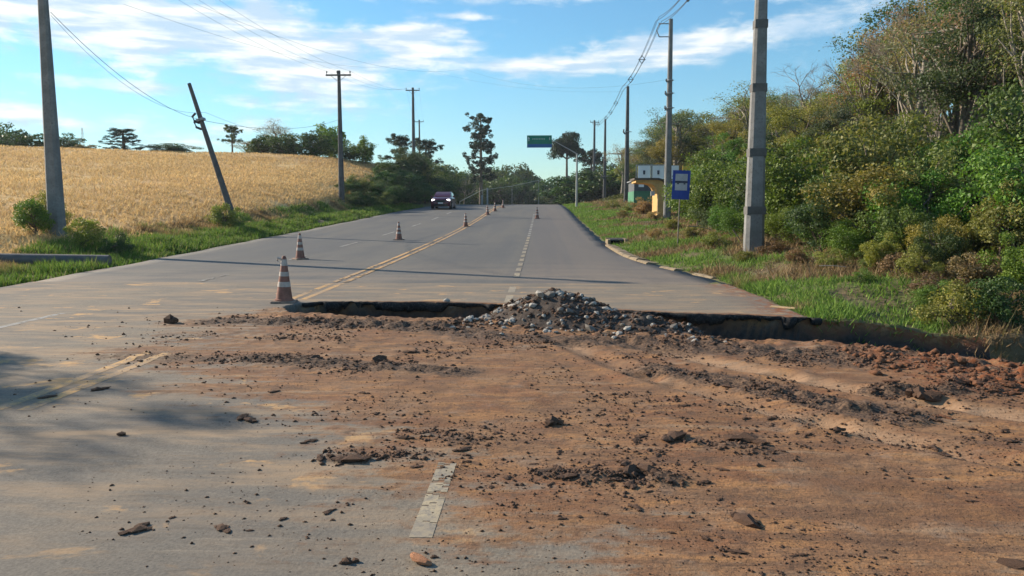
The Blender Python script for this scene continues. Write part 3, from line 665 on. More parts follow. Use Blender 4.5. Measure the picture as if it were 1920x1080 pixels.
# bare crowns above the woods
def bare_at(px, py, Y, pr, label, wide=1.):
    X = bear(px, Y); b = gz(X, Y); s = (ztop(py, Y)-b)/10.3
    return plant('bare_tree', label, 'tree', pr, (X, Y, b), rnd.uniform(0, 6), (s*wide, s*wide, s), BRN)
bare_at(1505, 84, 58, BB[1], 'bare grey tree with a domed crown just right of the near right pole', 1.35)
bare_at(1600, 30, 42, BB[0], 'bare tree against the sky left of the tallest woods')
bare_at(1665, -30, 38, BB[2], 'tall bare trunks rising out of the top of the frame on the right')
bare_at(1705, -60, 36, BB[0], 'tall bare tree behind the yellow green crown at top right')
bare_at(1330, 195, 85, BB[1], 'small bare tree at the far left end of the right woods', 1.1)
bare_at(1885, 20, 36, BB[1], 'bare tree at the right edge of the frame')
bare_at(1760, 90, 26, BB[0], 'pale bare tree standing in front of the woods at right', .7)
bare_at(1440, 250, 60, BB[2], 'low bare tree behind the near right pole')
for k, (px, py, Y, lab) in enumerate([(1560, 190, 52, 'grey bare tree among the olive crowns right of the domed bare tree'), (1640, 150, 40, 'grey bare tree left of the big yellow green crown'), (1690, 170, 33, 'pale bare tree with a forked trunk in front of the yellow green crown'), (1745, 120, 31, 'pale bare trunks in the middle of the tall woods'),
     (1810, 60, 33, 'bare grey tree right of the middle of the tall woods'), (1850, 190, 27, 'low pale bare tree near the right frame edge'), (1480, 230, 48, 'low grey bare tree right of the near right pole'), (1380, 240, 62, 'low grey bare tree left of the near right pole'), (1790, -40, 40, 'high bare crown at the top right'), (1610, 260, 36, 'small bare tree above the green shrubs'), (1915, 130, 28, 'bare tree cut by the right frame edge')]):
    bare_at(px, py, Y, BB[k % 3], lab, .9)
# scrub along the foot of the slope
us = []
tries = 0
while len(us) < 185 and tries < 9000:
    tries += 1
    Y = 12.5+75*rnd.random()**1.5; lo = 2.5 if Y < 30 else 4.8; t = (rnd.uniform(lo, lo+6.5) if rnd.random() < .6 else rnd.uniform(lo, lo+1.6)) if Y < 45 else rnd.uniform(5.5, 14); X = float(eR(Y))+t
    px = 1015+1450*X/Y
    if px > 2050 or px < 1205 or (abs(px-1415) < 36 and Y < 21.5) or (t < 3.4 and px < 1440): continue
    if (Y < 50 and px < 1292) or (Y < 64 and px < 1325 and Y > 34): continue
    if any((X-a)**2+(Y-b)**2 < (.85+.006*Y)**2 for a, b in us): continue
    us.append((X, Y))
for X, Y in us:
    t = X-float(eR(Y)); c = rnd.choice([DG, GR, GR, BGN, GR, OL] if t < 8 else [OL, GR, BRN, OL, YG]); cn = {DG: 'dark green', GR: 'fresh green', BGN: 'blue green', OL: 'olive', YG: 'yellow green', BRN: 'brown'}[c]
    s = rnd.uniform(.65, 1.15)*(1 if t > 3.8 else .5)*(1 if Y > 16 else .75)
    where = 'low on the slope,' if t < 8 else 'high on the slope,'
    dist = 'by the near pole' if Y < 28 else 'past the near pole' if Y < 50 else 'far along the road'
    vt = rnd.random() > .85; s *= .5 if vt else 1
    plant('shrub', f"{cn} leafy shrub {where} {dist}", 'shrub', rnd.choice(VT) if vt else rnd.choice(BU), (X, Y, gz(X, Y)-.05), rnd.uniform(0, 6.28), (s*1.05, s*1.05, s*rnd.uniform(.8, 1.25)), vary(c), f"{cn} shrubs {where} {dist}")
for k, (px, Y, s, c, lab) in enumerate([(1310, 33, 1.0, GR, 'bright green climbing shrub right of the blue bus stop sign'), (1335, 30, 1.15, GR, 'tall green shrub between the bus stop sign and the near pole'), (1370, 31, 1.1, DG, 'dark green shrub left of the near right pole'),
     (1395, 27, .9, GR, 'green shrub touching the near right pole on its left'), (1450, 24, 1.05, DG, 'dark green shrub just right of the near right pole'), (1500, 23, 1.1, GR, 'green shrub two shrubs right of the near right pole')]):
    X = bear(px, Y); plant('shrub', lab, 'shrub', BU[k % 4], (X, Y, gz(X, Y)-.05), k*1.3, (s, s, s*1.05), vary(c, .1))
# small bushes at the right end of the trench
for k, (px, Y, s, c, lab) in enumerate([(1850, 10.2, .62, GR, 'small leafy green bush at the right end of the trench'), (1905, 9.7, .8, BGN, 'blue green bush at the right edge beside the trench'), (1935, 9.0, .7, GR, 'green bush at the frame edge above the red clods'), (1800, 11.8, .6, OL, 'olive weed bush on the bank above the trench'),
     (1890, 11.6, .7, DG, 'dark green bush on the bank at the right edge'), (1735, 14., .5, OL, 'low olive bush among the cut straw on the bank'), (1640, 15.5, .45, GR, 'low green bush on the bank below the woods')]):
    X = bear(px, Y); plant('shrub', lab, 'shrub', BN[k % 2], (X, Y, gz(X, Y)-.03), k, s, vary(c, .1))
for k, (px, Y, s, c, lab) in enumerate([(1205, 52, 1.0, (.30, .21, .11), 'brown dry bush in front of the grey green building'), (1222, 53, 1.3, (.28, .20, .11), 'tall brown dry bush left of the shelter pillar'), (1228, 44, .6, (.30, .22, .12), 'low brown weed clump at the shelter pillar foot'), (1185, 56, .8, OL, 'olive bush left of the brown bushes by the shelter'),
     (1165, 50, .6, (.26, .20, .10), 'low dry weed clump on the verge before the shelter'), (1150, 62, .8, OL, 'olive bush at the foot of the dark slender pole'), (1262, 33, .55, OL, 'low olive weeds behind the bus stop post'), (1225, 30, .4, (.30, .22, .12), 'low straw coloured weeds above the drain'), (1300, 27, .5, (.2, .2, .07), 'yellowish weeds right of the bus stop post'),
     (1345, 22.5, .5, OL, 'olive weeds left of the near right pole foot'), (1395, 19, .35, OL, 'small weeds in front of the near right pole foot'), (1455, 19.5, .45, (.17, .11, .07), 'dark brown cut brush right of the near pole foot'), (1500, 17.5, .4, (.2, .14, .08), 'brown brush heap on the bank below the shrubs'), (1560, 16.5, .45, OL, 'olive weeds on the bank right of the brown brush'),
     (1690, 14.6, .5, (.24, .17, .10), 'brown straw clump on the bank above the trench end'), (1770, 13., .5, (.14, .10, .06), 'dark brown dry bush on the bank at right'), (1830, 13.5, .6, (.25, .18, .10), 'dry brown bush near the right frame edge'), (1620, 14.2, .3, GR, 'small green tuft on the bank beyond the trench')]):
    X = bear(px, Y); plant('shrub', lab, 'shrub', BN[k % 2], (X, Y, gz(X, Y)-.05), k*2., (s*1.1, s*1.1, s*.8), vary(c, .1))
# leafy undergrowth between them
r = np.random.RandomState(8); n = 90000; Y = 14+100*r.rand(n)**1.6; t = 4.6+32*r.rand(n)**1.3; X = eR(Y)+t; k = (X < .85*Y+4) & ((Y < 45) | (t > 6)); X, Y = X[k], Y[k]
px = 1015+1450*X/Y; k = (px > 1290) | (Y > 50); X, Y = X[k], Y[k]
v, t = leafcloud(np.stack([X, Y, G(X, Y)+.25], 1), np.full(len(X), .35), 1, .17, 9); ug = link('undergrowth', leafmesh('undergrowth', [v], [t])); ug.color = (.075, .085, .03, 1)
tag(ug, 'leafy undergrowth covering the ground of the right slope', 'undergrowth', kind='stuff')

# left ridge beyond the field
def tree_at(name, label, px, py, Y, pr, wpx, col, base=None, hp=10., rp=3.6, rz=None, sy=1.):
    X = bear(px, Y); b = gz(X, Y)-.2 if base is None else base; s = (ztop(py, Y)-b)/hp; sw = wpx/1450*Y/2/rp
    return plant(name, label, 'tree', pr, (X, Y, b), rnd.uniform(0, 6) if rz is None else rz, (sw, sw*sy, s), col)
for k, (px, py, wd, c, lab) in enumerate([(25, 243, 80, DG, 'broad dark tree at the left end of the field ridge'), (60, 258, 120, DG, 'low dark tree beside the near left pole on the ridge'), (-20, 240, 90, DG, 'dark tree cut off by the left frame edge'), (130, 262, 70, DG, 'dark tree just right of the near left pole on the ridge'),
    (165, 282, 60, BRN, 'low brown bush at the right end of the left ridge clump'), (330, 284, 90, DG, 'low flat dark clump left of the leaning pole'), (465, 268, 60, BRN, 'brown thin tree left of the ridge clump'), (495, 262, 70, DG, 'dark round tree at the left of the ridge clump'), (545, 262, 75, DG, 'dark round tree in the middle of the ridge clump'),
    (590, 258, 75, DG, 'dark tree left of the yellow green crown'), (622, 240, 70, (.15, .24, .04), 'bright yellow green tree left of the crossarm pole'), (655, 285, 60, DG, 'dark tree behind the crossarm pole'), (686, 270, 46, GR, 'small round green tree right of the crossarm pole'), (520, 240, 60, BRN, 'thin brown crown showing above the dark ridge clump')]):
    Y = [96, 92, 99, 90, 88, 86, 92, 90, 88, 87, 91, 85, 84, 97][k]
    if px < 400: Y *= .93
    pr = ST[k % 3] if c is BRN and k > 5 else RT[k % 3]
    tree_at('broadleaf_tree', lab, px, py-17, Y, pr, wd*(1.45 if pr in ST else 1.15), c, rp=3.2 if pr in ST else 5.)
AR = [proto(*araucaria(162, 10, 2.6, 2.6, 6, .2, 110, .22, .3), M_BARK), proto(*araucaria(163, 18, 3.6, 7.5, 9, .30, 90, .16, .1), M_BARK), proto(*araucaria(167, 12, 4.2, 8.6, 4, .28, 150, .2, .25), M_BARK), proto(*araucaria(171, 12, 3.2, 6.5, 4, .26, 120, .2), M_BARK)]
AD = (.022, .042, .024)
tree_at('araucaria_tree', 'small dark araucaria standing alone on the field ridge', 237, 240, 80, AR[0], 70, AD, hp=10, rp=2.6)
tree_at('araucaria_tree', 'tiny flat topped tree beside the leaning pole', 440, 234, 86, AR[3], 40, (.07, .10, .04), hp=12, rp=3.4)
tree_at('araucaria_tree', 'dark araucaria behind the two crossarm poles, left one', 752, 254, 112, AR[3], 62, AD, hp=12, rp=3.4)
tree_at('araucaria_tree', 'dark araucaria behind the two crossarm poles, right one', 800, 262, 118, AR[3], 66, AD, hp=12, rp=3.4, base=4.5)
tree_at('araucaria_tree', 'tall narrow araucaria standing over the crest left of the road', 902, 214, 135, AR[1], 78, AD, base=-.5, hp=18, rp=3.8, rz=1.1)
tree_at('araucaria_tree', 'umbrella crowned araucaria right of the green road sign', 1062, 258, 150, AR[2], 88, AD, base=.0, hp=12, rp=4.4)
tree_at('araucaria_tree', 'lower araucaria with level branches behind the far right poles', 1108, 285, 165, AR[3], 80, AD, base=0., hp=12, rp=3.4)
tree_at('araucaria_tree', 'small dark araucaria left of the bus shelter sign', 1215, 330, 120, AR[3], 60, AD, hp=12, rp=3.4)
# hedge on the cut bank left of the road
for k in range(60):
    f = k/59; Y = 60+48*f+rnd.uniform(-2, 2); off = rnd.uniform(1.2, 4.6); X = float(eL(Y))-off
    s = rnd.uniform(.85, 1.3)*(.42+1.1*f)*(1.0 if off > 2 else .8)
    plant('shrub', 'dark green shrub in the ' + ('near', 'middle', 'far')[k//20] + ' stretch of the hedge left of the road', 'shrub', BU[k % 4], (X, Y, gz(X, Y)-.1), rnd.uniform(0, 6), (s*1.3, s*1.3, s*1.1), vary(DG if rnd.random() < .8 else OL), 'hedge shrubs in the ' + ('near', 'middle', 'far')[k//20] + ' stretch of the left bank')
# trees beyond the crest
for k in range(40):
    px = 790+rnd.uniform(0, 250) if k < 28 else rnd.uniform(1030, 1240); Y = rnd.uniform(125, 215) if k < 28 else rnd.uniform(115, 170)
    top = float(np.interp(px, [790, 830, 870, 930, 985, 1005, 1020, 1034, 1045, 1070, 1100, 1240], [318, 318, 335, 328, 326, 345, 368, 372, 350, 335, 325, 318]))+rnd.uniform(-22, 0)
    X = bear(px, Y)
    if -13.5 < X < 3.6 and Y < 175: Y = 195; X = bear(px, Y)
    c = rnd.choice([DG, DG, BGN, OL, DG]); cn = {DG: 'dark green', BGN: 'blue green', OL: 'olive'}[c]; b = min(gz(X, Y)-.3, ztop(top, Y)-4)
    side = 'left of the road' if px < 940 else 'behind the green sign' if px < 1045 else 'right of the road'
    plant('broadleaf_tree', f"{cn} distant tree beyond the crest {side}", 'tree', RT[k % 3], (X, Y, b), rnd.uniform(0, 6), (rnd.uniform(.9, 1.4),)*2+((ztop(top, Y)-b)/10,), vary(c), f"{cn} trees beyond the crest {side}")
for px, py, Y in [(850, 318, 120), (870, 322, 126)]: bare_at(px, py, Y, BB[1], 'thin grey bare tree left of the tall araucaria' if px < 860 else 'thin bare tree nearest the tall araucaria')
# unseen tree added left of the frame to throw shade across the lower left road
plant('broadleaf_tree', 'small unseen leafy tree added on the left verge to cast shade on the road', 'tree', BT[4], (-13.6, 10.5, gz(-13.6, 10.5)), .4, (.50, .50, .60), GR)
# weeds by the left poles
for k, (px, Y, s, c, lab) in enumerate([(62, 23.6, .9, GR, 'tall leafy weed left of the near left pole'), (85, 24.8, .9, YG, 'leafy weed at the foot of the near left pole'), (150, 22.8, .8, YG, 'low green bush at the end of the fallen concrete post'), (215, 22.6, .6, DG, 'dark low bush right of the fallen concrete post'),
     (420, 34.5, 1.0, YG, 'round yellow green weed left of the leaning pole foot'), (447, 35, .55, GR, 'small weed at the foot of the leaning pole')]):
    X = bear(px, Y); plant('shrub', lab, 'shrub', BN[k % 2], (X, Y, gz(X, Y)-.03), k, (s, s, s*1.1), vary(c, .1))

# ------------------------------------------------------------------ poles
def profile_pole(mb, h, w0, w1, d0, d1):
    v = []; 
    for z, w_, d_ in ((-.4, w0, d0), (h, w1, d1)):
        q = .18*w_
        v += [(-w_/2, -d_/2+q, z), (-w_/2+q, -d_/2, z), (w_/2-q, -d_/2, z), (w_/2, -d_/2+q, z), (w_/2, d_/2-q, z), (w_/2-q, d_/2, z), (-w_/2+q, d_/2, z), (-w_/2, d_/2-q, z)]
    return mb.add(v, [tuple(range(7, -1, -1)), tuple(range(8, 16))]+[(i, (i+1) % 8, 8+(i+1) % 8, 8+i) for i in range(8)])
def pole(label, px, ybase, ytop, Y, w0, w1, m=M_CONC, X=None, z=None, arms=None, gadgets=(), bands=(), lean=0., group=None):
    X = bear(px, Y) if X is None else X; b = gz(X, Y) if z is None else z; h = ztop(ytop, Y)-b
    o = thing('utility_pole', label, 'pole', (X, Y, b), 0, group)
    profile_pole(MB(), h, w0, w1, w0*.8, w1*.8).build('shaft', m, o)
    if arms:
        L = arms; a = MB().box(-L/2, L/2, -.06-w1/2-.02, -w1/2-.01, h-.42, h-.30); a.build('crossarm', m, o)
        for k in (-.46, -.05, .46): MB().lathe([(.02, h-.30), (.02, h-.2), (.06, h-.19), (.045, h-.14), (.06, h-.13), (.03, h-.05)], 10, k*L, -w1/2-.05).build('insulator', M_BLACK, o)
        for sg in (-1, 1): MB().tube([(sg*.3*L, -w1/2-.04, h-.40), (sg*.03, -w1/2-.04, h-.85)], .018, 5).build('brace', M_STEEL, o)
    for zz in bands:
        f = (zz+.4)/(h+.4); w_ = w0+(w1-w0)*f; d_ = .8*w_
        g = MB(); g.box(-w_/2-.004, w_/2+.004, -d_/2-.004, d_/2+.004, zz, zz+.20); g.build('dark_band', M_BAND, o)
    for zz, sz in gadgets:
        f = zz/h; w_ = w0+(w1-w0)*f; MB().tube([(0, 0, zz), (0, 0, zz+.06)], w_*.72, 12).build('clamp', M_STEEL, o)
        MB().tube([(-w_/2-.02, -.05, zz-.12*sz), (-w_/2-.12*sz, -.05, zz), (-w_/2-.10*sz, -.05, zz+.16*sz)], .045*sz, 7).build('bracket', M_BLACK, o)
        MB().tube([(w_/2, -.05, zz+.03), (w_/2+.14*sz, -.05, zz+.03)], .025*sz, 6).build('bolt', M_STEEL, o)
    if lean: o.rotation_euler = (0, lean, 0)
    return o, X, b, h
# left line
PL, PLX, PLB, PLH = pole('thick grey concrete pole at the left edge among weeds, its top out of the frame', 105, 460, -60, 24.3, .50, .25, gadgets=((7.95, 1.3), (8.1, 1.))); PL.rotation_euler = (0, rad(-.2), 0)
Xl = bear(443, 35.5); zl = gz(Xl, 35.5)
LP, _, _, LPH = pole('dark pole leaning left at the field edge', 443, 410, 140, 35.5, .30, .15, M_CONCD, gadgets=())
LP.rotation_euler = (0, rad(-16.6), 0); hh = LPH/math.cos(rad(16.6))
for k, zz in enumerate((hh*.70, hh*.74)):
    MB().tube([(-.12, 0, zz-.25), (-.32, 0, zz-.1), (-.34, 0, zz+.12), (-.15, 0, zz+.22)], .055, 8).build('cable_coil', M_BLACK, LP)
MB().box(-.16, .16, -.16, .16, hh*.715, hh*.73).build('clamp', M_STEEL, LP)
LP.location.z = zl
P3, P3X, P3B, P3H = pole('concrete pole with a wide crossarm standing at the far edge of the field', 641, 375, 130, 60, .44, .22, M_CONCD, arms=1.95)
P4, P4X, P4B, P4H = pole('crossarm pole over the hedge, the left and taller of the pair', 777, 310, 163, 100, .5, .26, M_CONCD, arms=1.8)
P5, P5X, P5B, P5H = pole('smaller far crossarm pole just right of the taller one', 788, 310, 224, 150, .45, .25, M_CONCD, arms=1.8)
# right line
RP, RPX, RPB, RPH = pole('thick concrete pole with dark bands on the right verge, top out of frame', 1415, 465, -110, 20., .50, .235, bands=(1.0, 2.45, 4.05, 5.6), gadgets=((6.95, .6),))
RQ, RQX, RQB, RQH = pole('tall pole with side brackets behind the blue bus stop sign', 1251, 400, 38, 44, .42, .20, gadgets=((6.9, .9), (6.1, .9), (7.6, .7)))
RR, RRX, RRB, RRH = pole('dark slender pole left of the bus shelter', 1174, 378, 163, 75, .50, .25, M_CONCD, gadgets=((6.6, 1.6),))
RS, RSX, RSB, RSH = pole('dark slender pole, second beyond the bus shelter', 1133, 365, 224, 112, .5, .26, M_CONCD, gadgets=((3.6, 2.2),))
RT, RTX, RTB, RTH = pole('farthest pole of the right line near the umbrella tree', 1113, 345, 226, 142, .6, .32, M_CONCD, arms=1.6)
for zz in (RQH-.25, RQH-.95): MB().tube([(-.1, 0, zz), (-.62, 0, zz), (-.66, 0, zz+.05)], .03, 6).build('bracket_arm', M_STEEL, RQ)
MB().tube([(-.62, 0, RQH-.25), (-.78, 0, RQH-.6), (-.62, 0, RQH-.95)], .03, 6).build('bracket_arm', M_STEEL, RQ)

# ------------------------------------------------------------------ wires
def wire(name, label, pts, sag, rr, parent=None, group=None, n=14):
    mb = MB(); path = []
    for a, b in zip(pts[:-1], pts[1:]):
        a, b = Vector(a), Vector(b)
        for i in range(n+1):
            t = i/n; p = a.lerp(b, t); p.z -= sag*4*t*(1-t)
            if not path or (path[-1]-p).length > .01: path.append(p)
    o = mb.tube(path, rr, 5).build(name, M_BLACK, parent)
    if not parent: tag(o, label, 'cable', group)
    return o, path
tops = [(RPX-.25, RPY, RPB+8.9) for RPY in (19.9,)]+[(RQX-.66, 44, RQB+RQH-.1), (RRX-.5, 75, RRB+RRH-.2), (RSX-.4, 112, RSB+RSH-.2), (RTX-.4, 142, RTB+RTH-.3)]
sp = thing('spacer_cable', 'bundled power cable with diamond spacers running along the right line of poles', 'cable', (0, 0, 0))
for k, (ox, oz) in enumerate(((-.16, .0), (.16, .0), (0, -.22), (0, .22))):
    _, path = wire('conductor', None, [(a+ox, b, c+oz) for a, b, c in tops], .55, .013, sp)
base = [(Vector(a), Vector(b)) for a, b in zip(tops[:-1], tops[1:])]
for a, b in base:
    L = (b-a).length; m_ = max(2, int(L/8.5))
    for i in range(1, m_):
        t = i/m_; p = a.lerp(b, t); p.z -= .55*4*t*(1-t)
        g = MB(); q = [(-.16, .0), (0, .22), (.16, .0), (0, -.22)]
        for j in range(4):
            (x1, z1), (x2, z2) = q[j], q[(j+1) % 4]; g.tube([(p.x+x1*1.25, p.y, p.z+z1*1.25), (p.x+x2*1.25, p.y, p.z+z2*1.25)], .022, 5)
        g.tube([(p.x-.25, p.y, p.z), (p.x+.25, p.y, p.z)], .022, 5); g.build('spacer', M_BLACK, sp)
lt = (Xl+math.sin(rad(-16.6))*hh*.72, 35.5, zl+math.cos(rad(-16.6))*hh*.72)
wire('service_cable', 'lower cable from the near left pole via the leaning pole to the crossarm pole', [(PLX+.2, 24.3, ztop(14, 24.3)), lt, (P3X, 60, ztop(222, 60))], .55, .009)
wire('service_cable', 'second cable running just above it from the near left pole', [(PLX+.2, 24.3, ztop(20, 24.3)), (lt[0]+.2, 35.5, lt[2]+.35), (P3X, 60, ztop(232, 60))], .9, .006)
for k in (-.46, 0, .46):
    lab = {-.46: 'left', 0: 'middle', .46: 'right'}[k]
    wire('power_line', f'{lab} power line passing over the crossarms of the left pole line', [(PLX+k*2, 24.3, PLB+10.6), (P3X+k*1.95, 60, P3B+P3H-.05), (P4X+k*1.8, 100, P4B+P4H-.05), (P5X+k*1.8, 150, P5B+P5H-.05)], .7, .006)
wire('overhead_wire', 'thin wire crossing the sky over the road from the left line to the right bank', [(bear(380, 24), 24, ztop(0, 24)), (bear(870, 60), 60, ztop(128, 60)), (bear(1252, 44), 44, ztop(150, 44))], .9, .004)
wire('overhead_wire', 'thin wire crossing the sky lower, from the left edge toward the right line', [(bear(250, 22), 22, ztop(0, 22)), (bear(760, 75), 75, ztop(118, 75)), (bear(1174, 75), 75, ztop(172, 75))], .9, .004)
# lattice mast far away
lm = MB(); Y = 420; X = bear(162, Y); zb = ztop(296, Y); zt = ztop(236, Y)
for sx in (-1, 1):
    for sy in (-1, 1): lm.tube([(X+sx*1.3, Y+sy*1.3, zb-6), (X+sx*.25, Y+sy*.25, zt)], .09, 4)
for i in range(9):
    f = i/9; w_ = 1.3-1.05*f; z_ = zb+(zt-zb)*f; z2 = zb+(zt-zb)*(f+.11)
    lm.tube([(X-w_, Y-w_, z_), (X+w_, Y-w_, z2)], .06, 4); lm.tube([(X+w_, Y+w_, z_), (X-w_, Y+w_, z2)], .06, 4)
tag(lm.build('lattice_mast', M_STEEL), 'faint thin lattice mast on the skyline above the field', 'mast')

# ------------------------------------------------------------------ fallen concrete post on the left verge
fp = MB(); Y = 21.2
fp.tube([(-17.4, 19.6, .36), (-11.55, 20.25, .27)], [.18, .15], 12); fo = fp.build('fallen_post', M_CONCD, None, True)
tag(fo, 'grey concrete post lying on the grass at the left edge', 'post')

# ------------------------------------------------------------------ traffic cones
M_CRED = simple('faded_red_rubber', (.24, .11, .08), .7, .25, 9, bump=.2, dirt=(.20, .12, .09))
M_CWHT = simple('dirty_white_band', (.46, .40, .35), .6, .2, 9, dirt=(.36, .30, .25))
M_CBASE = simple('dusty_cone_base', (.24, .17, .13), .85, .25, 9, dirt=(.30, .24, .18))
def make_cone(label, loc, rz):
    o = thing('traffic_cone', label, 'traffic cone', loc, rz, None)
    MB().box(-.19, .19, -.19, .19, 0, .035, .01).build('base', M_CBASE, o, bevel=.006)
    R = lambda z: .135-(.135-.032)*(z-.03)/.72
    MB().lathe([(.15, .035), (.15, .055), (R(.06), .062), (R(.40), .40), (R(.74), .74), (.022, .755)], 24).build('body', M_CRED, o, True)
    for a, b in ((.26, .34), (.43, .50), (.60, .70)): MB().lathe([(R(a)+.0035, a), (R(b)+.0035, b)], 24).build('band', M_CWHT, o, True)
    return o
def road_pt(px, py):
    a, b = (px-960)/FPX, (540-py)/FPX; cp, sp_, cy, sy = math.cos(PITCH), math.sin(PITCH), math.cos(YAW), math.sin(YAW)
    f = cp+b*sp_; dx_, dy_, dz_ = -f*sy+a*cy, f*cy+a*sy, b*cp-sp_; t = 1.
    while t < 150 and EYE+dz_*t > float(P(dy_*t)): t += .02
    return dx_*t, dy_*t
cl = [(533, 567, 'nearest traffic cone, at the left end of the trench, dirty with broken tip', 1.04), (563, 486, 'second nearest cone, standing in the left lane behind the nearest one', 1.), (748, 450, 'third cone, alone in the middle of the left lanes', 1.), (873, 425, 'fourth cone, on the yellow centre line', 1.),
      (914, 403, 'fifth cone on the centre line near the crest', 1.), (928, 396, 'sixth cone on the centre line near the crest', 1.), (943, 390, 'farthest cone on the centre line at the crest', 1.), (1007, 410, 'lone cone on the white dashes right of the centre line', 1.02)]
c0 = None
for k, (px, py, lab, s) in enumerate(cl):
    X, Y = road_pt(px, py); z = float(H(X, Y)) if Y < 16 else float(P(Y))
    if c0 is None: c0 = make_cone(lab, (X, Y, z), .3); o = c0
    else: o = copy_tree(c0); o['label'] = lab; o.location = (X, Y, z); o.rotation_euler = (0, 0, k*.7)
    o['group'] = 'traffic cones closing the carriageway'; o.scale = (s, s, s)
    if k == 0: first = o; o.rotation_euler = (rad(1), rad(1.5), .15); 
MB().tube([(-.02, 0, .70), (-.10, 0, .715), (-.105, 0, .66)], .02, 7).build('loose_strap', M_CWHT, first)

# ------------------------------------------------------------------ oncoming car
M_CAR = material('maroon_paint', lambda t, b: (t.put(b.inputs['Base Color'], (.10, .018, .035)), t.put(b.inputs['Metallic'], .3), t.put(b.inputs['Coat Weight'], .6)), .3)
M_GLASS = material('dark_glass', lambda t, b: (t.put(b.inputs['Base Color'], (.05, .07, .08)), t.put(b.inputs['Specular IOR Level'], .8)), .08)
M_TYRE = simple('tyre', (.02, .02, .022), .9); M_GRILLE = simple('grille', (.02, .02, .022), .4); M_PLATE = simple('number_plate', (.6, .6, .6), .5, .1)
def lampm(t, b):
    t.put(b.inputs['Base Color'], (.9, .9, .9)); t.put(b.inputs['Emission Color'], (1, .97, .9)); t.put(b.inputs['Emission Strength'], 4.)
M_LAMP = material('lit_headlight', lampm, .2)
car = thing('oncoming_car', 'maroon car with headlights on coming towards the camera in the far left lane', 'car', (bear(832, 70), 70, float(P(70))), 0)
def loft(secs, yfun=None):
    n = len(secs[0]); v = [p for s in secs for p in s]
    f = [(i*n+k, i*n+(k+1) % n, (i+1)*n+(k+1) % n, (i+1)*n+k) for i in range(len(secs)-1) for k in range(n)]
    f += [tuple(range(n)), tuple((len(secs)-1)*n+k for k in range(n-1, -1, -1))]; return MB().add(v, f)
def sec(y, w_, z0, z1, c=.12): return [(-w_+.04, y, z0), (w_-.04, y, z0), (w_, y, z0+c), (w_, y, z1-c*1.3), (w_-c*1.1, y, z1), (-w_+c*1.1, y, z1), (-w_, y, z1-c*1.3), (-w_, y, z0+c)]
loft([sec(-2.15, .72, .32, .72), sec(-2.05, .84, .24, .82), sec(-1.3, .90, .2, 1.0), sec(-.7, .91, .2, 1.06), sec(1.5, .91, .2, 1.06), sec(2.1, .86, .28, 1.0)]).build('body', M_CAR, car, True)
loft([sec(-.85, .78, 1.0, 1.08, .03), sec(-.15, .68, 1.0, 1.52, .08), sec(1.2, .68, 1.0, 1.55, .08), sec(1.95, .74, 1.0, 1.1, .03)]).build('cabin', M_CAR, car, True)
MB().add([(-.70, -.83, 1.06), (.70, -.83, 1.06), (.60, -.20, 1.49), (-.60, -.20, 1.49)], [(0, 1, 2, 3)]).build('windscreen', M_GLASS, car)
for sg in (-1, 1):
    MB().add([(sg*.80, -.55, 1.10), (sg*.80, 1.6, 1.10), (sg*.695, 1.15, 1.45), (sg*.695, -.15, 1.45)], [(0, 1, 2, 3)]).build('side_window', M_GLASS, car)
    MB().box(sg*.66-.15, sg*.66+.15, -2.12, -2.0, .68, .82).build('headlight', M_LAMP, car, bevel=.03)
    MB().box(sg*1.0-.1, sg*1.0+.1, -.62, -.52, 1.02, 1.16).build('wing_mirror', M_CAR, car, bevel=.02)
    for yy in (-1.35, 1.35):
        wh = MB().tube([(sg*.70, yy, .33), (sg*.92, yy, .33)], .33, 20).build('wheel', M_TYRE, car, True); MB().tube([(sg*.90, yy, .33), (sg*.93, yy, .33)], .2, 12).build('rim', M_STEEL, wh)
MB().box(-.42, .42, -2.19, -2.10, .55, .75).build('grille', M_GRILLE, car); MB().box(-.6, .6, -2.17, -2.05, .28, .42).build('lower_grille', M_GRILLE, car)
MB().box(-.22, .22, -2.215, -2.195, .44, .54).build('number_plate', M_PLATE, car)
MB().box(-.62, .62, -.1, .9, 1.552, 1.56).build('roof_panel', M_STEEL, car)

# ------------------------------------------------------------------ bus stop sign
M_BLUE = simple('blue_sign', (.022, .06, .30), .45, .12, 3, bump=.02); M_SGREY = simple('pale_sign_panel', (.42, .43, .45), .5, .15, 3, bump=.02); M_SDARK = simple('dark_pictogram', (.05, .06, .09), .5)
Y = 25; X = bear(1272, Y); b = gz(X, Y); bs = thing('bus_stop_sign', 'blue bus stop sign on a thin post in the right verge', 'sign', (X, Y, b), rad(-4))
zt = ztop(320, Y)-b; zb = ztop(374, Y)-b
MB().tube([(0, .03, -.3), (-.02, .03, zt-.1)], .02, 8).build('post', M_PALEBARK, bs)
MB().box(-.275, .275, -.012, .008, zb, zt).build('sign_plate', M_BLUE, bs)
zz = zt-.11; MB().box(-.19, .19, -.017, -.0125, zz-.52, zz).build('white_panel', M_SGREY, bs)
g = MB(); g.box(-.19, .19, -.022, -.0175, zz-.29, zz-.22); g.box(-.13, -.07, -.022, -.0175, zz-.33, zz-.295); g.box(.07, .13, -.022, -.0175, zz-.33, zz-.295); g.build('bus_pictogram', M_SDARK, bs)
bs.rotation_euler = (0, rad(2), rad(-4))

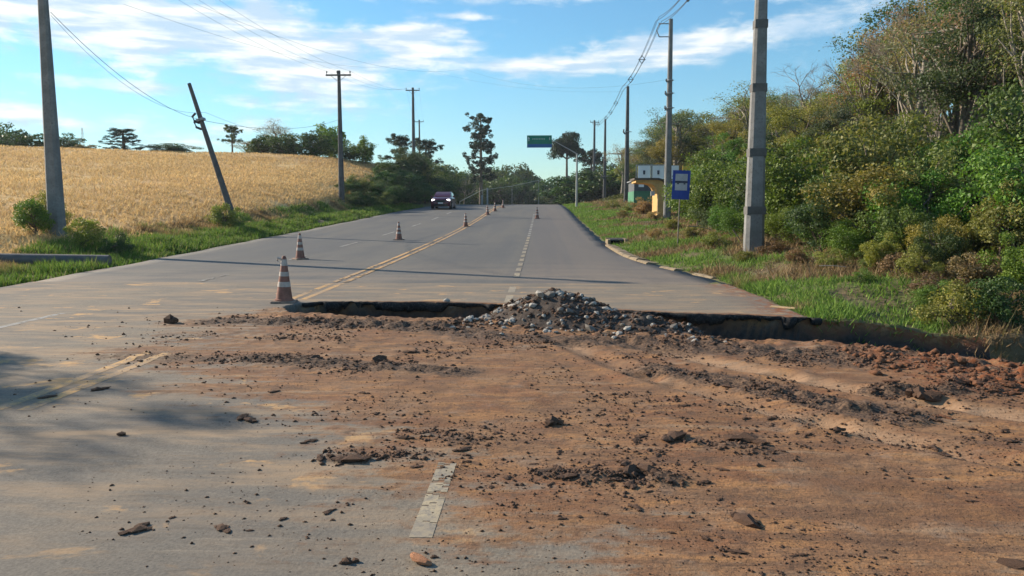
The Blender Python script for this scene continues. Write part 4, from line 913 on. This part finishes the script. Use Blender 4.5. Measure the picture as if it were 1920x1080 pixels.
# ------------------------------------------------------------------ bus shelter
M_ORG = simple('yellow_concrete', (.52, .33, .13), .85, .15, 2, bump=.2, dirt=(.38, .25, .12)); M_CREAM = simple('cream_edge', (.62, .50, .30), .85, .15, 2); M_SLAB = simple('dark_roof_slab', (.10, .085, .07), .9, .2, 2)
Y = 47; X = bear(1240, Y); b = float(gz(X, Y)); b = min(b, ztop(402, Y)); sh = thing('bus_shelter', 'yellow concrete bus shelter with a curved pillar and flat dark roof', 'bus shelter', (X, Y, b), 0)
zt = ztop(334, Y)-b
arc = [(-.24, zt-1.0), (-.27, zt-.75), (-.36, zt-.55), (-.52, zt-.40), (-.75, zt-.32)]
poly = [(-.24, -.3), *arc, (-1.55, zt-.27), (-1.55, zt-.12), (-.25, zt-.12), (.05, zt-.2), (.2, zt-.42), (.24, zt-.8), (.24, -.3)]
MB().prism(poly, 0, 2.2).build('pillar', M_ORG, sh)
for a, c in ((-.245, -.19), (.19, .245)): MB().box(a, c, -.02, 0, -.3, zt-1.0).build('edge_trim', M_CREAM, sh)
MB().prism([(-1.65, zt-.12), (-1.65, zt), (-.2, zt), (.1, zt-.1), (.3, zt-.35), (.26, zt-.38), (.07, zt-.16), (-.22, zt-.115)], -.12, 2.35).build('roof_slab', M_SLAB, sh)
MB().box(-.62, -.40, .1, .25, zt-1.05, zt-.78).build('notice_box', M_SGREY, sh)
# low building with a row of roof panels behind it
M_WALLG = simple('grey_wall', (.10, .11, .12), .8, .15, 1); M_GRNP = simple('green_wall', (.07, .20, .12), .8, .15, 1); M_PAN = simple('white_panel', (.85, .87, .88), .6, .06, 1); M_YELP = simple('yellow_panel', (.70, .48, .08), .6, .1, 1)
Y = 60; xa, xb = bear(1188, Y), bear(1320, Y); b = min(float(G(xa, Y)), float(G((xa+xb)/2, Y)))-.1
kb = thing('roadside_building', 'low grey and green building with white sign panels on its roof behind the shelter', 'building', (xa, Y, b), 0); L = xb-xa; z1 = ztop(340, Y)-b
MB().box(0, L, 0, 4, -2, z1-.75).build('lower_wall', M_GRNP, kb); MB().box(0.02, L-.02, .02, 3.98, z1-.75, z1).build('upper_wall', M_WALLG, kb)
MB().box(-.1, L+.1, -.1, 4.1, z1, z1+.08).build('roof', M_STEEL, kb)
MB().box(.35, .75, -.05, .02, z1-.45, z1-.2).build('wall_plate', M_PAN, kb)
zs = ztop(336, Y)-b; ze = ztop(311, Y)-b
for k, (pa, pb, mm, y0) in enumerate([(1195, 1218, M_PAN, 0), (1222, 1244, M_PAN, 0), (1256, 1271, M_PAN, 0), (1278, 1298, M_YELP, 0), (1301, 1314, M_SGREY, 0)]):
    a, c = bear(pa, Y)-xa, bear(pb, Y)-xa; p_ = MB().box(a, c, -.02, .02, zs, ze).build('sign_panel', mm, kb)
    if k < 2:
        m_ = (a+c)/2; MB().tube([(m_, -.026, (zs+ze)/2-.16), (m_, -.026, (zs+ze)/2+.14)], [.07, .09], 8).build('emblem', M_SDARK, p_)
fr = MB(); a, c = bear(1193, Y)-xa, bear(1246, Y)-xa
fr.box(a-.03, c+.03, -.03, .03, ze, ze+.08); fr.box(a-.07, a-.01, -.03, .03, zs-.15, ze+.08); m_ = bear(1220, Y)-xa; fr.box(m_-.05, m_+.05, -.035, .035, zs-.15, ze+.08); fr.build('panel_frame', M_STEEL, kb)

# ------------------------------------------------------------------ green road sign on its cantilever post
M_GSIGN = simple('green_sign', (.012, .20, .13), .5, .1, 1, bump=.02); M_BSIGN = simple('blue_band', (.03, .13, .33), .5, .1, 1); M_SWHT = simple('white_lettering', (.7, .75, .72), .5, .1, 1)
Y = 72; X = bear(1081, Y); b = gz(X, Y); gs = thing('road_sign_gantry', 'green overhead road sign hung from a pale cantilever post on the right', 'road sign', (X, Y, b), 0)
hz = ztop(288, Y)-b; sx0, sx1 = bear(988, Y)-X, bear(1034, Y)-X; sz0, sz1 = ztop(277, Y)-b, ztop(254, Y)-b
M_POST = simple('pale_painted_post', (.36, .37, .35), .6, .1, 2)
MB().tube([(0, 0, -.4), (0, 0, hz)], [.11, .08], 12).build('post', M_POST, gs, True)
MB().tube([(0, 0, hz-.05), (-.55, 0, hz+.28), (sx1+.2, 0, sz0+.6), (sx0+.1, 0, sz0+.62)], [.055, .045, .035, .03], 10).build('arm', M_POST, gs, True)
MB().box(sx0, sx1, -.09, -.06, sz0+.33, sz1).build('sign_plate', M_GSIGN, gs); MB().box(sx0, sx1, -.09, -.06, sz0, sz0+.328).build('lower_band', M_BSIGN, gs)
g = MB(); w_ = sx1-sx0
g.box(sx0+.14, sx0+.19, -.096, -.091, sz1-.52, sz1-.28); g.add([(sx0+.08, -.093, sz1-.30), (sx0+.25, -.093, sz1-.30), (sx0+.12, -.093, sz1-.13)], [(0, 1, 2)])
for i in range(8): g.box(sx0+.5+i*.15, sx0+.5+i*.15+.07, -.096, -.091, sz1-.36, sz1-.30)
g.box(sx1-.22, sx1-.17, -.096, -.091, sz1-.42, sz1-.18); g.build('lettering', M_SWHT, gs)

# ------------------------------------------------------------------ kerb, drain, plank, posts, far rail
kpts = [(2.75, 28.6), (2.8, 26), (2.86, 24), (3.0, 22.4), (3.2, 21), (3.45, 19.8), (3.75, 18.6), (4.05, 17.5), (4.3, 16.6)]
kb_ = thing('roadside_kerb', 'curved pale concrete kerb between the asphalt edge and the right verge', 'kerb', (kpts[0][0], kpts[0][1], float(P(kpts[0][1]))))
def curve_at(pts, s):
    acc = 0
    for (a, b), (c, d) in zip(pts[:-1], pts[1:]):
        L = math.hypot(c-a, d-b)
        if s <= acc+L: t = (s-acc)/L; return a+(c-a)*t, b+(d-b)*t, (c-a)/L, (d-b)/L
        acc += L
    return pts[-1][0], pts[-1][1], (c-a)/L, (d-b)/L
total = sum(math.hypot(c-a, d-b) for (a, b), (c, d) in zip(kpts[:-1], kpts[1:])); s = 0; k = 0
while s < total-.3:
    L = .96; v = []
    for q in (s+.015, s+L-.015):
        x, y, tx, ty = curve_at(kpts, q); nx, ny = -ty, tx; z = float(P(y)) + rnd.uniform(-.03, .01) - .03*(k > 6)
        for off, zz in ((-.0, -.2), (.0, .02), (-.05, .05), (-.34, .085), (-.40, .06), (-.40, -.2)): v.append((x+nx*off-kpts[0][0], y+ny*off-kpts[0][1], z+zz-float(P(kpts[0][1]))))
    if k in (8, 10, 12): s += .96; k += 1; continue
    MB().add(v, [(0, 1, 2, 3, 4, 5), (11, 10, 9, 8, 7, 6)]+[(i, 6+i, 6+(i+1) % 6, (i+1) % 6) for i in range(6)]).build('kerb_stone', M_KERB, kb_)
    s += L; k += 1
dr = thing('drain_inlet', 'broken concrete drain inlet with a dark mouth at the upper end of the kerb', 'drain', (2.72, 29.7, float(P(29.7))))
M_HOLE = simple('hole_shade', (.012, .011, .01), .95)  # near-black stands in for the shade inside the drain opening
MB().box(-.22, -.12, -.45, .45, -.1, .18).build('side_wall', M_KERB, dr); MB().box(.42, .52, -.45, .45, -.1, .2).build('side_wall', M_KERB, dr)
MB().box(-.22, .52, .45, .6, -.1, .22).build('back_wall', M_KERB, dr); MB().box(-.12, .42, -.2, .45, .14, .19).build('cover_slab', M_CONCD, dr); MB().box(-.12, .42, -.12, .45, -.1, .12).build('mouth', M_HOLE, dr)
def gpt(px, py):
    X, Y = road_pt(px, py); return X, Y, ground(X, Y)
def slab(name, label, cat_, p, rz, dims, m, tilt=0., bev=.008):
    l, w_, h = dims; o = MB().box(-l/2, l/2, -w_/2, w_/2, -h/2, h/2, .004).build(name, m, None, bevel=bev); o.location = (p[0], p[1], p[2]+h/2-.004); o.rotation_euler = (0, tilt, rz); return tag(o, label, cat_)
M_WOOD = simple('weathered_board', (.50, .36, .20), .8, .2, 5); M_BRICK = simple('brick_fragment', (.40, .19, .10), .9, .25, 20, bump=.6, dirt=(.24, .14, .09))
slab('wooden_board', 'pale wooden board lying at the right asphalt edge beyond the trench', 'board', (bear(1475, 12.35), 12.35, ground(bear(1475, 12.35), 12.35)), rad(-40), (.42, .07, .03), M_WOOD)
for px, lab in ((904, 'short pale marker post left of the crest, left one'), (914, 'short pale marker post left of the crest, right one')):
    Y = 98; X = bear(px, Y); o = MB().box(-.1, .1, -.05, .05, -.3, ztop(352 if px == 914 else 366, Y)-float(gz(X, Y))).build('marker_post', M_POST); o.location = (X, Y, gz(X, Y)); tag(o, lab, 'post', None)
rp = MB(); pts = [(bear(862, 118), 118, ztop(378, 118)), (bear(905, 122), 122, ztop(356, 122)), (bear(960, 126), 126, ztop(349, 126)), (bear(1010, 130), 130, ztop(338, 130))]
rail = thing('guard_rail', 'pale guard rail slanting across the far trees just over the crest', 'guard rail', (0, 0, 0))
rp.tube(pts, .055, 6).build('rail', simple('pale_rail', (.30, .32, .24), .8), rail)
for p in (0, 1, 2, 3): MB().tube([pts[p], (pts[p][0], pts[p][1], float(G(pts[p][0], pts[p][1]))-.3)], .03, 6).build('post', M_POST, rail)

# ------------------------------------------------------------------ rocks, clods and the rubble heap
def rockmesh(name, seed, m, sub=1, jag=.28, flat=.7):
    import bmesh
    r = random.Random(seed); bm = bmesh.new(); bmesh.ops.create_icosphere(bm, subdivisions=sub, radius=1)
    a = [Vector((r.gauss(0, 1), r.gauss(0, 1), r.gauss(0, 1))).normalized() for _ in range(7)]
    for v in bm.verts:
        d = v.co.normalized(); q = 1-.30*max(0, max(d.dot(k) for k in a)-.55)*2; v.co = d*q*(1+r.uniform(-jag, jag)*.6)
        v.co.z *= flat; v.co.x *= 1.15
    if jag > .4:
        base = bm.copy(); tmp = bpy.data.meshes.new('tmp'); base.to_mesh(tmp); base.free()
        for _ in range(4):
            n0 = len(bm.verts); bm.from_mesh(tmp); bm.verts.ensure_lookup_table(); q = r.uniform(.35, .7); ox, oy = r.uniform(-1.1, 1.1), r.uniform(-.8, .8); a_ = r.uniform(0, 6)
            for v in bm.verts[n0:]: x_, y_ = v.co.x, v.co.y; v.co = Vector((q*(x_*math.cos(a_)-y_*math.sin(a_))+ox, q*(x_*math.sin(a_)+y_*math.cos(a_))+oy, v.co.z*q*r.uniform(.9, 1.1)+r.uniform(-.1, .1)))
        bpy.data.meshes.remove(tmp)
    me = bpy.data.meshes.new(name); bm.to_mesh(me); bm.free(); me.materials.append(m); return me
RK = {k: [rockmesh(k, s_+i, m_, sub, j, fl) for i in range(5)] for k, s_, m_, sub, j, fl in (('clod', 300, M_CLOD, 1, .62, .62), ('red', 320, M_CLODR, 1, .62, .65), ('stone', 340, M_STONE, 1, .3, .75), ('grey', 360, M_STONEG, 1, .3, .75))}
# big marked clods
named = [(320, 607, .10, 'upright dark clod standing on the asphalt left of the dirt', 1.35), (1265, 825, .075, 'large dark clod with a smaller one, right of the middle of the dirt', .8), (1400, 985, .065, 'dark clod alone near the lower right', .8), (1035, 798, .06, 'dark clod in the centre of the dirt', 1.), (1180, 895, .07, 'long dark clod in the lower centre', .7),
         (1215, 893, .06, 'dark clod at the right end of the lower centre clump', .8), (665, 868, .07, 'flat dark clod at the left side of the dirt', .6), (710, 682, .10, 'largest clod of the row left of the heap', .9), (1395, 830, .08, 'dark clod right of the large pair', .7), (183, 733, .045, 'small dark clod on the yellow line', .8),
         (455, 785, .05, 'dark clod on the shaded asphalt, left one', .7), (470, 790, .05, 'dark clod on the shaded asphalt, right one', .7), (1745, 752, .09, 'dark clod near the right red pile', 1.), (1722, 748, .07, 'brown upright clod beside it near the red pile', 1.2), (650, 1058, .035, 'dark pebble at the bottom left of centre', .9), (90, 745, .05, 'flat brown stone on the double yellow line', .4),
         (1380, 633, .09, 'orange lump of clay right of the rubble heap', 1.1), (1905, 1066, .06, 'long dark clod at the bottom right corner', .5), (262, 997, .045, 'dark clod on the grey asphalt at lower left', .5), (415, 993, .04, 'flat clod right of it on the grey asphalt', .4), (228, 817, .032, 'small pointed clod on the asphalt at left', 1.)]
for k, (px, py, s, lab, fz) in enumerate(named):
    X, Y, z = gpt(px, py); o = link('earth_clod', (RK['red'] if 'orange' in lab or 'red clod' in lab else RK['clod'])[k % 5]); o.location = (X, Y, z+s*.25*fz); o.scale = (s*(1.35 if fz < .9 else .9), s*.9, s*fz); o.rotation_euler = (0, 0, k*1.1); tag(o, lab, 'clod')
bf = link('brick_fragment', rockmesh('brick_fragment', 900, M_BRICK, 2, .12, .55)); X, Y, z = gpt(787, 1056); bf.location = (X, Y, z+.015); bf.scale = (.075, .030, .030); bf.rotation_euler = (0, .1, rad(-38)); tag(bf, 'orange brown brick fragment near the bottom centre below the white dash', 'brick')
r = np.random.RandomState(21); cand = []
def dens_at(x, y): return .10+.55*dirtcov(x, y)+3.2*rowmask(x, y)
N = 60000; Y = 3.0+9.3*r.rand(N)**1.25; X = (r.rand(N)*1.5-.8)*Y*.9; ok = (X > -10) & (X < eR(Y)-.1) & (trench(X, Y) < .05) & (Y < Nl(np.clip(X, -4.2, 9))+np.where(X < -4.3, 5, 0)); X, Y = X[ok], Y[ok]
clus = fbm(X, Y, 1.6, 4, 401); D = dens_at(X, Y)*sm(clus, .42, .70)*1.9; D *= np.interp(X, [-8, -5, -2], [.3, .75, 1]); keep = r.rand(len(X)) < D*.24; X, Y = X[keep], Y[keep]
rm = rowmask(X, Y); S = (.0035+.011*r.rand(len(X))**3.5)*(1+.9*(r.rand(len(X)) > .96))*(1+.7*rm)*np.interp(Y, [3, 8, 12], [.85, 1.3, 1.7]); Z = H(X, Y)
app = S/Y; order = np.argsort(-app); redm = (X > 3.0) & (Y > 5.6)
for k in order[:280]:
    o = link('earth_clod', RK['red' if redm[k] else 'clod'][k % 5]); s = float(S[k]); o.location = (float(X[k]), float(Y[k]), float(Z[k])+s*.2); o.scale = (s*r.uniform(.9, 1.9), s*r.uniform(.8, 1.2), s*r.uniform(.5, 1.)); o.rotation_euler = (0, 0, r.rand()*6.28)
    y_, x_ = float(Y[k]), float(X[k])
    lab = 'reddish clod in the pile of earth at the right edge' if redm[k] else 'small dark clod lying on the grey asphalt at left' if x_ < BX(y_)-.3 else ('small dark clod scattered in the near dirt' if y_ < 5 else 'small dark clod in the middle stretch of dirt' if y_ < 7.5 else 'small dark clod in the dirt near the trench')
    tag(o, lab, 'clod', lab.replace('clod', 'clods').replace('small', 'small', 1))
rest = order[280:]; base_me = RK['clod'][0]; 
def lowrock(seed):
    rr = np.random.RandomState(seed); v = np.array([(1,0,0),(0,1,0),(-1,0,0),(0,-1,0),(0,0,1),(0,0,-1)], float); return v*(.7+.6*rr.rand(6, 1)), np.array([(0,1,4),(1,2,4),(2,3,4),(3,0,4),(1,0,5),(2,1,5),(3,2,5),(0,3,5)])
def scatter_rocks(name, x, y, z, s, m, seed, parent=None, flat=.7):
    rr = np.random.RandomState(seed); vs, fs = [], []; protos = [lowrock(seed+i) for i in range(9)]
    for k in range(len(x)):
        v, f = protos[k % 9]; a = rr.rand()*6.283; c, q = math.cos(a), math.sin(a); w_ = v*s[k]*np.array([rr.uniform(.8, 1.5), 1, flat]); vs.append(np.stack([w_[:, 0]*c-w_[:, 1]*q+x[k], w_[:, 0]*q+w_[:, 1]*c+y[k], w_[:, 2]+z[k]+s[k]*.2], 1)); fs.append(f+6*k)
    o = link(name, mesh_np(name, np.concatenate(vs), np.concatenate(fs)), m, parent); return o
o = scatter_rocks('earth_crumbs', X[rest], Y[rest], Z[rest], S[rest], M_CLOD, 31); tag(o, 'fine dark earth crumbs spread over the muddy road', 'crumbs', kind='stuff')
n = 9000; yy = 3.0+8*r.rand(n)**1.4; xx = (r.rand(n)*1.4-.7)*yy*.95; k = (r.rand(n) < .12+.88*dirtcov(xx, yy)) & (trench(xx, yy) < .05) & (yy < Nl(np.clip(xx, -4.2, 9))) & (fbm(xx, yy, 2.2, 3, 405)+.25*r.rand(n) > .52); xx, yy = xx[k], yy[k]; o = scatter_rocks('soil_grains', xx, yy, H(xx, yy), .0025+.005*r.rand(len(xx))**2, M_CLOD, 37, None, .5); tag(o, 'tiny grains of dark soil dusted over the dirt', 'soil', kind='stuff')
n = 2800; i_ = r.randint(0, 16, n); q = r.rand(n); A = np.array(ROWS)[i_]; xx = A[:, 0]+(A[:, 2]-A[:, 0])*q+r.normal(size=n)*A[:, 4]*.8; yy = A[:, 1]+(A[:, 3]-A[:, 1])*q+r.normal(size=n)*A[:, 4]*.75
k = (trench(xx, yy) < .05) & (xx < eR(yy)); xx, yy = xx[k], yy[k]; o = scatter_rocks('gravel_crumbs', xx, yy, H(xx, yy), .005+.018*r.rand(len(xx))**3, M_CLOD, 33); tag(o, 'dark gravelly crumbs heaped in low rows across the dirt', 'gravel', kind='stuff')
n = 300; xx = r.uniform(3.2, 5.0, n); yy = 7.9-.3*(xx-3.9)+r.normal(size=n)*.45; k = (yy < Nl(xx)) & (yy > 6.3); xx, yy = xx[k], yy[k]; o = scatter_rocks('red_earth_crumbs', xx, yy, H(xx, yy), .01+.055*r.rand(len(xx))**3.5, M_CLODR, 35); tag(o, 'loose red earth lumps piled at the right edge of the dirt', 'earth', kind='stuff')

# rubble heap
def ridge(x): return np.interp(x, [-1.15, -.85, -.5, -.2, .0, .2, .5, .8, 1.05, 1.3, 1.6, 1.95, 2.3], [-.12, .06, .22, .40, .47, .49, .42, .33, .24, .25, .17, .08, -.12])
def heapz(x, y):
    yc = Nl(np.clip(x, -4, 9))+.45+.12*x; d = (y-yc); wn = np.where(d < 0, .95, 1.15); f = 1-np.abs(d/wn)**1.25
    n = fbm(x, y, 3.5, 4, 501, .6)-.5
    return (ridge(x)+.95)*np.clip(f, -.4, 1)-.95*(1-0)+.0+.12*n+.09*(fbm(x, y, 11, 3, 511)-.5)
def heapz2(x, y):
    yc = Nl(np.clip(x, -4, 9))+.35+.10*x; d = y-yc
    a = np.where(d < 0, np.exp(-(np.abs(d)/.62)**2.2), np.exp(-(d/1.0)**2))
    z0 = np.where(d < 0, -.05, -.75+.7*np.exp(-(d/.5)**2))
    return z0+(ridge(x)-z0)*a+.10*(fbm(x, y, 3.5, 4, 501, .6)-.5)*a+.10*(fbm(x, y, 11, 3, 511)-.5)*a
hp = thing('rubble_heap', 'heap of dark earth and whitish broken stones in the trench', 'heap', (.3, 10.2, 0))
hx = np.arange(-1.4, 2.6, .03); hy = np.arange(8.6, 12.6, .03); me, v = grid_mesh('earth', hx, hy, heapz2, lambda a, b: (heapz2(a, b) > H(a, b)-.06))
v2 = v.copy(); v2[:, 0] -= .3; v2[:, 1] -= 10.2; me.vertices.foreach_set('co', v2.astype(np.float32).ravel()); link('earth', me, simple('heap_earth', (.06, .046, .037), .95, .4, 9, bump=.8, dirt=(.15, .12, .10)), hp)
rs = random.Random(5); placed = 0
while placed < 210:
    x = rs.uniform(-1.15, 2.25); d = rs.gauss(-.25, .38); y = float(Nl(x))+.35+.10*x+d
    if x > 1.0 and rs.random() < .35: continue
    z = float(max(heapz2(np.array([x]), np.array([y]))[0], H(x, y)))
    s = rs.uniform(.015, .042)*(1.5 if rs.random() < .2 else 1)
    if x < -.1 and d < -.1: s *= 1.15
    o = link('stone', RK['stone' if rs.random() < (.75 if x < .2 else .5) else 'grey'][rs.randrange(5)], None, hp); o.location = (x-.3, y-10.2, z+s*.15); o.scale = (s*rs.uniform(.9, 1.5), s, s*rs.uniform(.8, 1.1)); o.rotation_euler = (rs.uniform(-.5, .5), rs.uniform(-.5, .5), rs.uniform(0, 6)); placed += 1
for k in range(16):
    x = rs.uniform(-1.0, 2.0); y = float(Nl(x))+.3+.1*x+rs.gauss(-.25, .25); z = float(max(heapz2(np.array([x]), np.array([y]))[0], H(x, y))); s = rs.uniform(.055, .10)
    o = link('stone', RK['grey' if k % 3 else 'stone'][k % 5], None, hp); o.location = (x-.3, y-10.2, z-s*.1); o.scale = (s*1.3, s, s*.8); o.rotation_euler = (rs.uniform(-.6, .6), rs.uniform(-.6, .6), rs.uniform(0, 6))
n = 1500; xx = r.uniform(-1.2, 2.3, n); yy = Nl(xx)+.35+.1*xx+r.normal(size=n)*.45-.1; zz = np.maximum(heapz2(xx, yy), H(xx, yy)); o = scatter_rocks('lumps', xx-.3, yy-10.2, zz, .012+.03*r.rand(n)**2, M_CLOD, 39, hp); o['kind'] = 'stuff'
# loose stones in the left of the trench and along its lip
for k, (px, py, s, lab) in enumerate([(588, 592, .10, 'pale rock in the left end of the trench'), (618, 585, .09, 'second pale rock in the trench beside the first'), (880, 606, .07, 'white stone left of the heap on the trench lip'), (838, 566, .05, 'stone on the far lip of the trench')]):
    X, Y = road_pt(px, py); z = ground(X, Y); o = link('rock', RK['grey' if k < 2 else 'stone'][k]); 
    if k < 2: Y = float(Nl(X))+.35; z = -.13
    o.location = (X, Y, z+s*.3); o.scale = (s*1.4, s, s*1.1); o.rotation_euler = (.2, 0, k); tag(o, lab, 'rock')
# sticks and fallen branches on the bank
for k, (a, b_, rr_, lab) in enumerate([((1885, 13.2, 514), (1935, 13.0, 468), .03, 'pale fallen branch leaning at the right edge of the bank'), ((1292, 24.5, 424), (1335, 24.8, 431), .02, 'thin pale stick lying below the bus stop sign shrubs'), ((1375, 21.5, 430), (1392, 21.5, 452), .02, 'short pale stick left of the near right pole'), ((1540, 15.4, 497), (1592, 15.2, 499), .012, 'thin pale stick lying on the bank straw')]):
    p = [(bear(a[0], a[1]), a[1], ztop(a[2], a[1])), (bear(b_[0], b_[1]), b_[1], ztop(b_[2], b_[1]))]; m0 = MB(); limb(m0, p[0], p[1], rr_, rr_*.6, rnd, 6, .06, 4); tag(m0.build('fallen_branch', M_PALEBARK, None, True), lab, 'branch')

# repeats that can be told apart by their order along the picture get it in their labels
ORD = 'first second third fourth fifth sixth seventh eighth ninth tenth eleventh twelfth thirteenth fourteenth fifteenth sixteenth seventeenth eighteenth nineteenth twentieth twenty-first twenty-second twenty-third twenty-fourth twenty-fifth twenty-sixth twenty-seventh twenty-eighth twenty-ninth thirtieth'.split()
fam = {}
for o in C.objects:
    if o.parent is None and o.get('label') and o.get('group'): fam.setdefault(o['label'], []).append(o)
for lab, os_ in fam.items():
    if 1 < len(os_) <= 30 and os_[0]['category'] in ('tree', 'shrub'):
        os_.sort(key=lambda o: o.location.x/max(o.location.y, .1))
        for k, o in enumerate(os_): o['label'] = f"{ORD[k]} from left of the {o['group']}"


# the air: far things pale a little
def haze_mat():
    m = bpy.data.materials.new('haze'); m.use_nodes = True; t = NT(m.node_tree); t.n.clear()
    v = t.node('ShaderNodeVolumePrincipled'); v.inputs['Color'].default_value = (.78, .88, 1, 1); v.inputs['Density'].default_value = .00025; v.inputs['Anisotropy'].default_value = .2
    o = t.node('ShaderNodeOutputMaterial'); t.l.new(v.outputs[0], o.inputs['Volume']); return m
hz_ = MB().box(-440, 440, -50, 640, -12, 52).build('haze', haze_mat()); tag(hz_, 'thin pale haze in the air over the road and the far trees', 'haze', kind='stuff')
